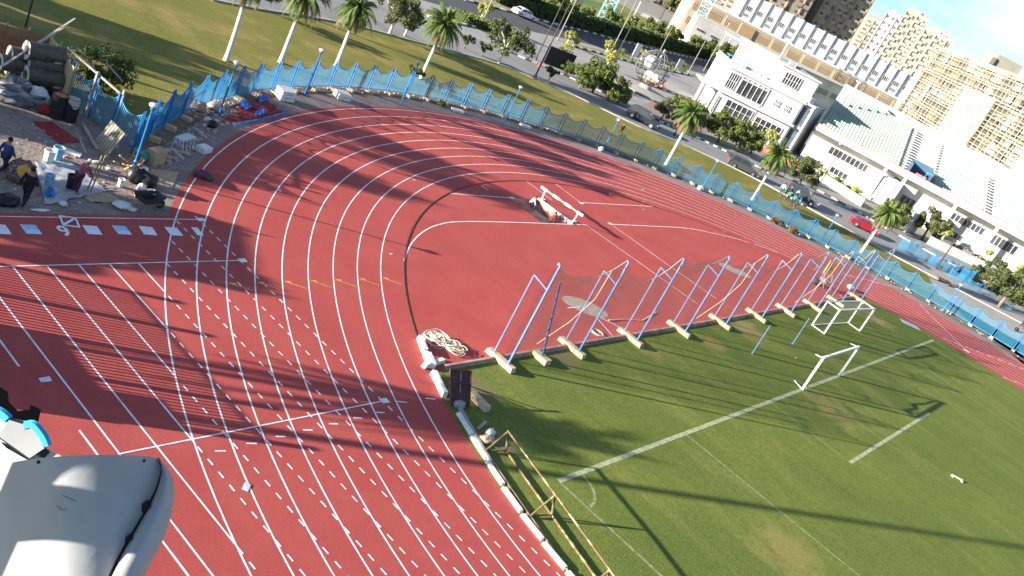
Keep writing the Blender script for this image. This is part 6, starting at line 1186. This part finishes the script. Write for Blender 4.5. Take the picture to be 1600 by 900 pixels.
def lerp(pl_, t):
    L_ = [0]
    for p, q in zip(pl_, pl_[1:]): L_.append(L_[-1]+hypot(q[0]-p[0], q[1]-p[1]))
    s = t*L_[-1]
    for i in range(len(pl_)-1):
        if s <= L_[i+1]+1e-9: f = (s-L_[i])/(L_[i+1]-L_[i]); return (pl_[i][0]+(pl_[i+1][0]-pl_[i][0])*f, pl_[i][1]+(pl_[i+1][1]-pl_[i][1])*f)
    return pl_[-1]
leftE = [(-60, 742), (-60, 960)]
sm = smooth(seam, 4); om = smooth(out, 4); rm = smooth(rim, 4)
for i in range(rows+1):
    t = i/rows; r_ = lerp(sm, t)
    for j in range(cols+1):
        s = j/cols; base = lerp(om, s); l_ = lerp(leftE, t); u = l_[0]+(r_[0]-l_[0])*s; v = l_[1]+(r_[1]-l_[1])*s+(base[1]-(742+(716-742)*s))*(1-t)
        vs.append(surf(0, u, v))
for i in range(rows):
    for j in range(cols): a = i*(cols+1)+j; fs.append((a, a+cols+1, a+cols+2, a+1))
b.add(vs, fs); nv = len(vs); bd = [j for j in range(cols+1)]+[i*(cols+1)+cols for i in range(1, rows+1)]
sk = [Vector(b.v[j]) for j in bd]; co = camP(90, 900, D0)-org; ray = lambda p: (CAM-org)+((p+(co-p)*.05)-(CAM-org))*1.16
b.add(sk+[ray(p) for p in sk], [(i, i+1, len(sk)+i+1, len(sk)+i) for i in range(len(sk)-1)])
b.build('casing', M_LAMPG, fl, smooth=False)
for po in fl.children[-1].data.polygons[:rows*cols]: po.use_smooth = True
b = MB(); vs = []; K = len(sm)
for t in range(25):
    a = lerp(sm, t/24); e = lerp(rm, t/24)
    for s, k in ((0.03, .012), (.10, -.004), (.35, -.012), (.75, .01), (1.0, .07), (1.0, .26)): vs.append(camP(a[0]+(e[0]-a[0])*s, a[1]+(e[1]-a[1])*s, dep(*a)+k)-org)
b.add(vs, [(i*6+j, (i+1)*6+j, (i+1)*6+j+1, i*6+j+1) for i in range(24) for j in range(5)]); b.build('front_rim', M_LAMPG, fl, smooth=True)
b = MB(); b.path([camP(*lerp(sm, t/30), dep(*lerp(sm, t/30))+.0015)-org for t in range(31)], .0026, 5); b.build('seam', M_SEAM, fl)
for u, v in ((229, 791), (203, 843)): b = MB(); q = camP(u, v, dep(u, v)-.004)-org; b.beam(q-CR*.006-CU*.004, q+CR*.004+CU*.004, .010, .010, CF); b.build('clip', M_SEAM, fl)
b = MB(); q = camP(242, 838, dep(242, 838)+.0)-org; b.beam(q-CR*.003+CU*.004, q+CR*.003-CU*.004, .006, .008, CF); b.build('clip', M_SEAM, fl)
M_SCUF = mat('grey_scuff', (.20, .205, .21), .8); sp0 = lambda u, v: camP(u, v, dep(u, v)-.0006)-org
for pth in ([(97, 774), (108, 779), (119, 784)], [(88, 790), (97, 797), (104, 795)]):
    b = MB(); b.path([sp0(*q) for q in smooth(pth, 3)], .0005, 4); b.build('scuff_mark', M_SCUF, fl)
for u, v in ((258, 775), (262, 780), (259, 784), (225, 720), (60, 722)): b = MB(); q = sp0(u, v); b.sph(q, .0024, 6, 4); b.build('screw', M_SEAM, fl)
b = MB(); b.beam(camP(-70, 960, D0+.2)-org, camP(-70, 1300, D0+.6)-org, .12, .06); b.build('bracket', M_GPOLE, fl)
# unseen bars added sunward of the lamp to throw shadow bands across its casing
sv_ = Vector((SUN_AZ.x*cos(SUN_EL), SUN_AZ.y*cos(SUN_EL), sin(SUN_EL)))*.55
br = thing('shadow_bar', 'unseen pair of steel bars added to shade the lamp casing', 'brace', camP(100, 780, 1.27)+sv_)
for (a, e, wd) in (((-40, 850), (130, 690), .052), ((-90, 800), (300, 822), .062)):
    b = MB(); dd_ = (camP(*e, 1.27)-camP(*a, 1.27)); b.beam(camP(*a, 1.27)-dd_*.6+sv_-br.location, camP(*e, 1.27)+dd_*.4+sv_-br.location, wd, .05, sv_); b.build('bar', M_GPOLE, br)
# second head, lower and further out
D1 = 2.3; f2 = thing('floodlight', 'second grey floodlight further down with cyan visor strips and a black bracket', 'floodlight', camP(30, 690, D1)); org2 = f2.location
def c2(u, v, d=0.0): return camP(u, v, D1+d)-org2
def slab(poly, d0, d1, name, m):
    b = MB(); n = len(poly); b.add([c2(u, v, d0) for u, v in poly]+[c2(u, v, d1) for u, v in poly], [tuple(range(n)), tuple(range(2*n-1, n-1, -1))]+[(i, n+i, n+(i+1) % n, (i+1) % n) for i in range(n)]); return b.build(name, m, f2)
slab([(-40, 640), (0, 652), (30, 655), (60, 664), (72, 700), (95, 712), (100, 740), (-40, 780)], .0, .3, 'casing', M_LAMPG); slab([(-2, 682), (14, 656), (52, 668), (70, 700), (46, 716)], -.02, -.001, 'cover_plate', mat('pale_grey_plate', (.22, .225, .23), .5)); slab([(0, 690), (10, 700), (45, 720), (0, 735)], -.015, -.002, 'cover_plate', M_LAMPG)
b = MB(); b.path([c2(*q, -.012) for q in smooth([(40, 666), (52, 664), (62, 674), (70, 686), (74, 697)], 4)], .012, 6); b.build('visor_strip', M_CYAN, f2); b = MB(); b.path([c2(*q, -.012) for q in smooth([(-10, 640), (2, 645), (14, 655)], 3)], .012, 6); b.build('visor_strip', M_CYAN, f2)
slab([(-40, 608), (0, 604), (12, 612), (14, 628), (28, 642), (46, 640), (48, 632), (64, 640), (58, 668), (30, 660), (-40, 640)], .05, .22, 'bracket', mat('black_bracket', (.003, .003, .004), 1.0, spec=.0)); b = MB(); b.path([c2(-2, 682, -.006), c2(46, 716, -.006)], .004, 4); b.path([c2(14, 700, -.006), c2(-4, 722, -.006)], .004, 4); b.build('seam', M_SEAM, f2); b = MB(); b.beam(c2(63, 712, -.005), c2(71, 703, -.005), .012, .02); b.build('clip', M_SEAM, f2)

# ------------------------------------------------------------------ what stands out of view to the left and throws the long shadows
o = thing('floodlight_mast', 'tall floodlight mast outside the left of the photo', 'mast', (-66.5, 28.4, 0)); MB().tube((0, 0, 0), (0, 0, 24), .24, .13, 10).build('pole', M_GPOLE, o); b = MB()
for k in range(3): b.box((0, 0, 21+k*1.2), (.3, 3.4, .12)); [b.box((.2, -1.4+j*.7, 21.4+k*1.2), (.3, .5, .5)) for j in range(5)]
b.build('lamp_rack', M_LAMPG, o)
o = thing('stand_railing', 'tall railing on a low wall outside the left of the photo', 'fence', (-50.0, 18.9, 0), pi/2); b = MB()
for k in range(47): b.box((k*.19, 0, 1.15), (.055, .05, 2.1))
b.build('bars', M_BLUE2, o); b = MB(); b.box((4.4, 0, 2.2), (8.8, .05, .05)); b.box((4.4, 0, .15), (8.8, .06, .08)); b.build('rails', M_BLUE2, o)
for x in (0, 2.2, 4.4, 6.6, 8.8): b = MB(); b.box((x, 0, 1.3), (.2, .14, 2.6)); b.build('post', M_BLUE2, o)
b = MB(); b.box((2.2, .3, .65), (4.4, .3, 1.3)); b.box((.9, .32, .85), (1.6, .34, 1.7)); b.build('low_wall', M_GREYW, o)
o = thing('store_hut', 'plain hut outside the left of the photo beside the work corner', 'hut', (-63.5, 41.3, 0), -.49); b = MB(); b.box((0, 0, 3.2), (6, 4.6, 6.4)); b.build('wall', M_WALLC, o); b = MB(); b.prism([(-3.2, -2.5), (3.2, -2.5), (3.2, 2.5), (-3.2, 2.5)], 6.4, 6.6); b.build('roof', M_ROOF, o)
tree('big', 0, 0, 'dense tree outside the left of the photo', 1.12, loc=(-57.0, 47.5)); tree('big', 0, 0, 'dense tree outside the photo beyond the hut', 1.2, loc=(-62, 62)); tree('big', 0, 0, 'broad tree outside the photo past the hoarding', 1.3, loc=(-52, 62.5)); tree('big', 0, 0, 'tree outside the photo beside the stand', 1.0, loc=(-60.2, 37.2))
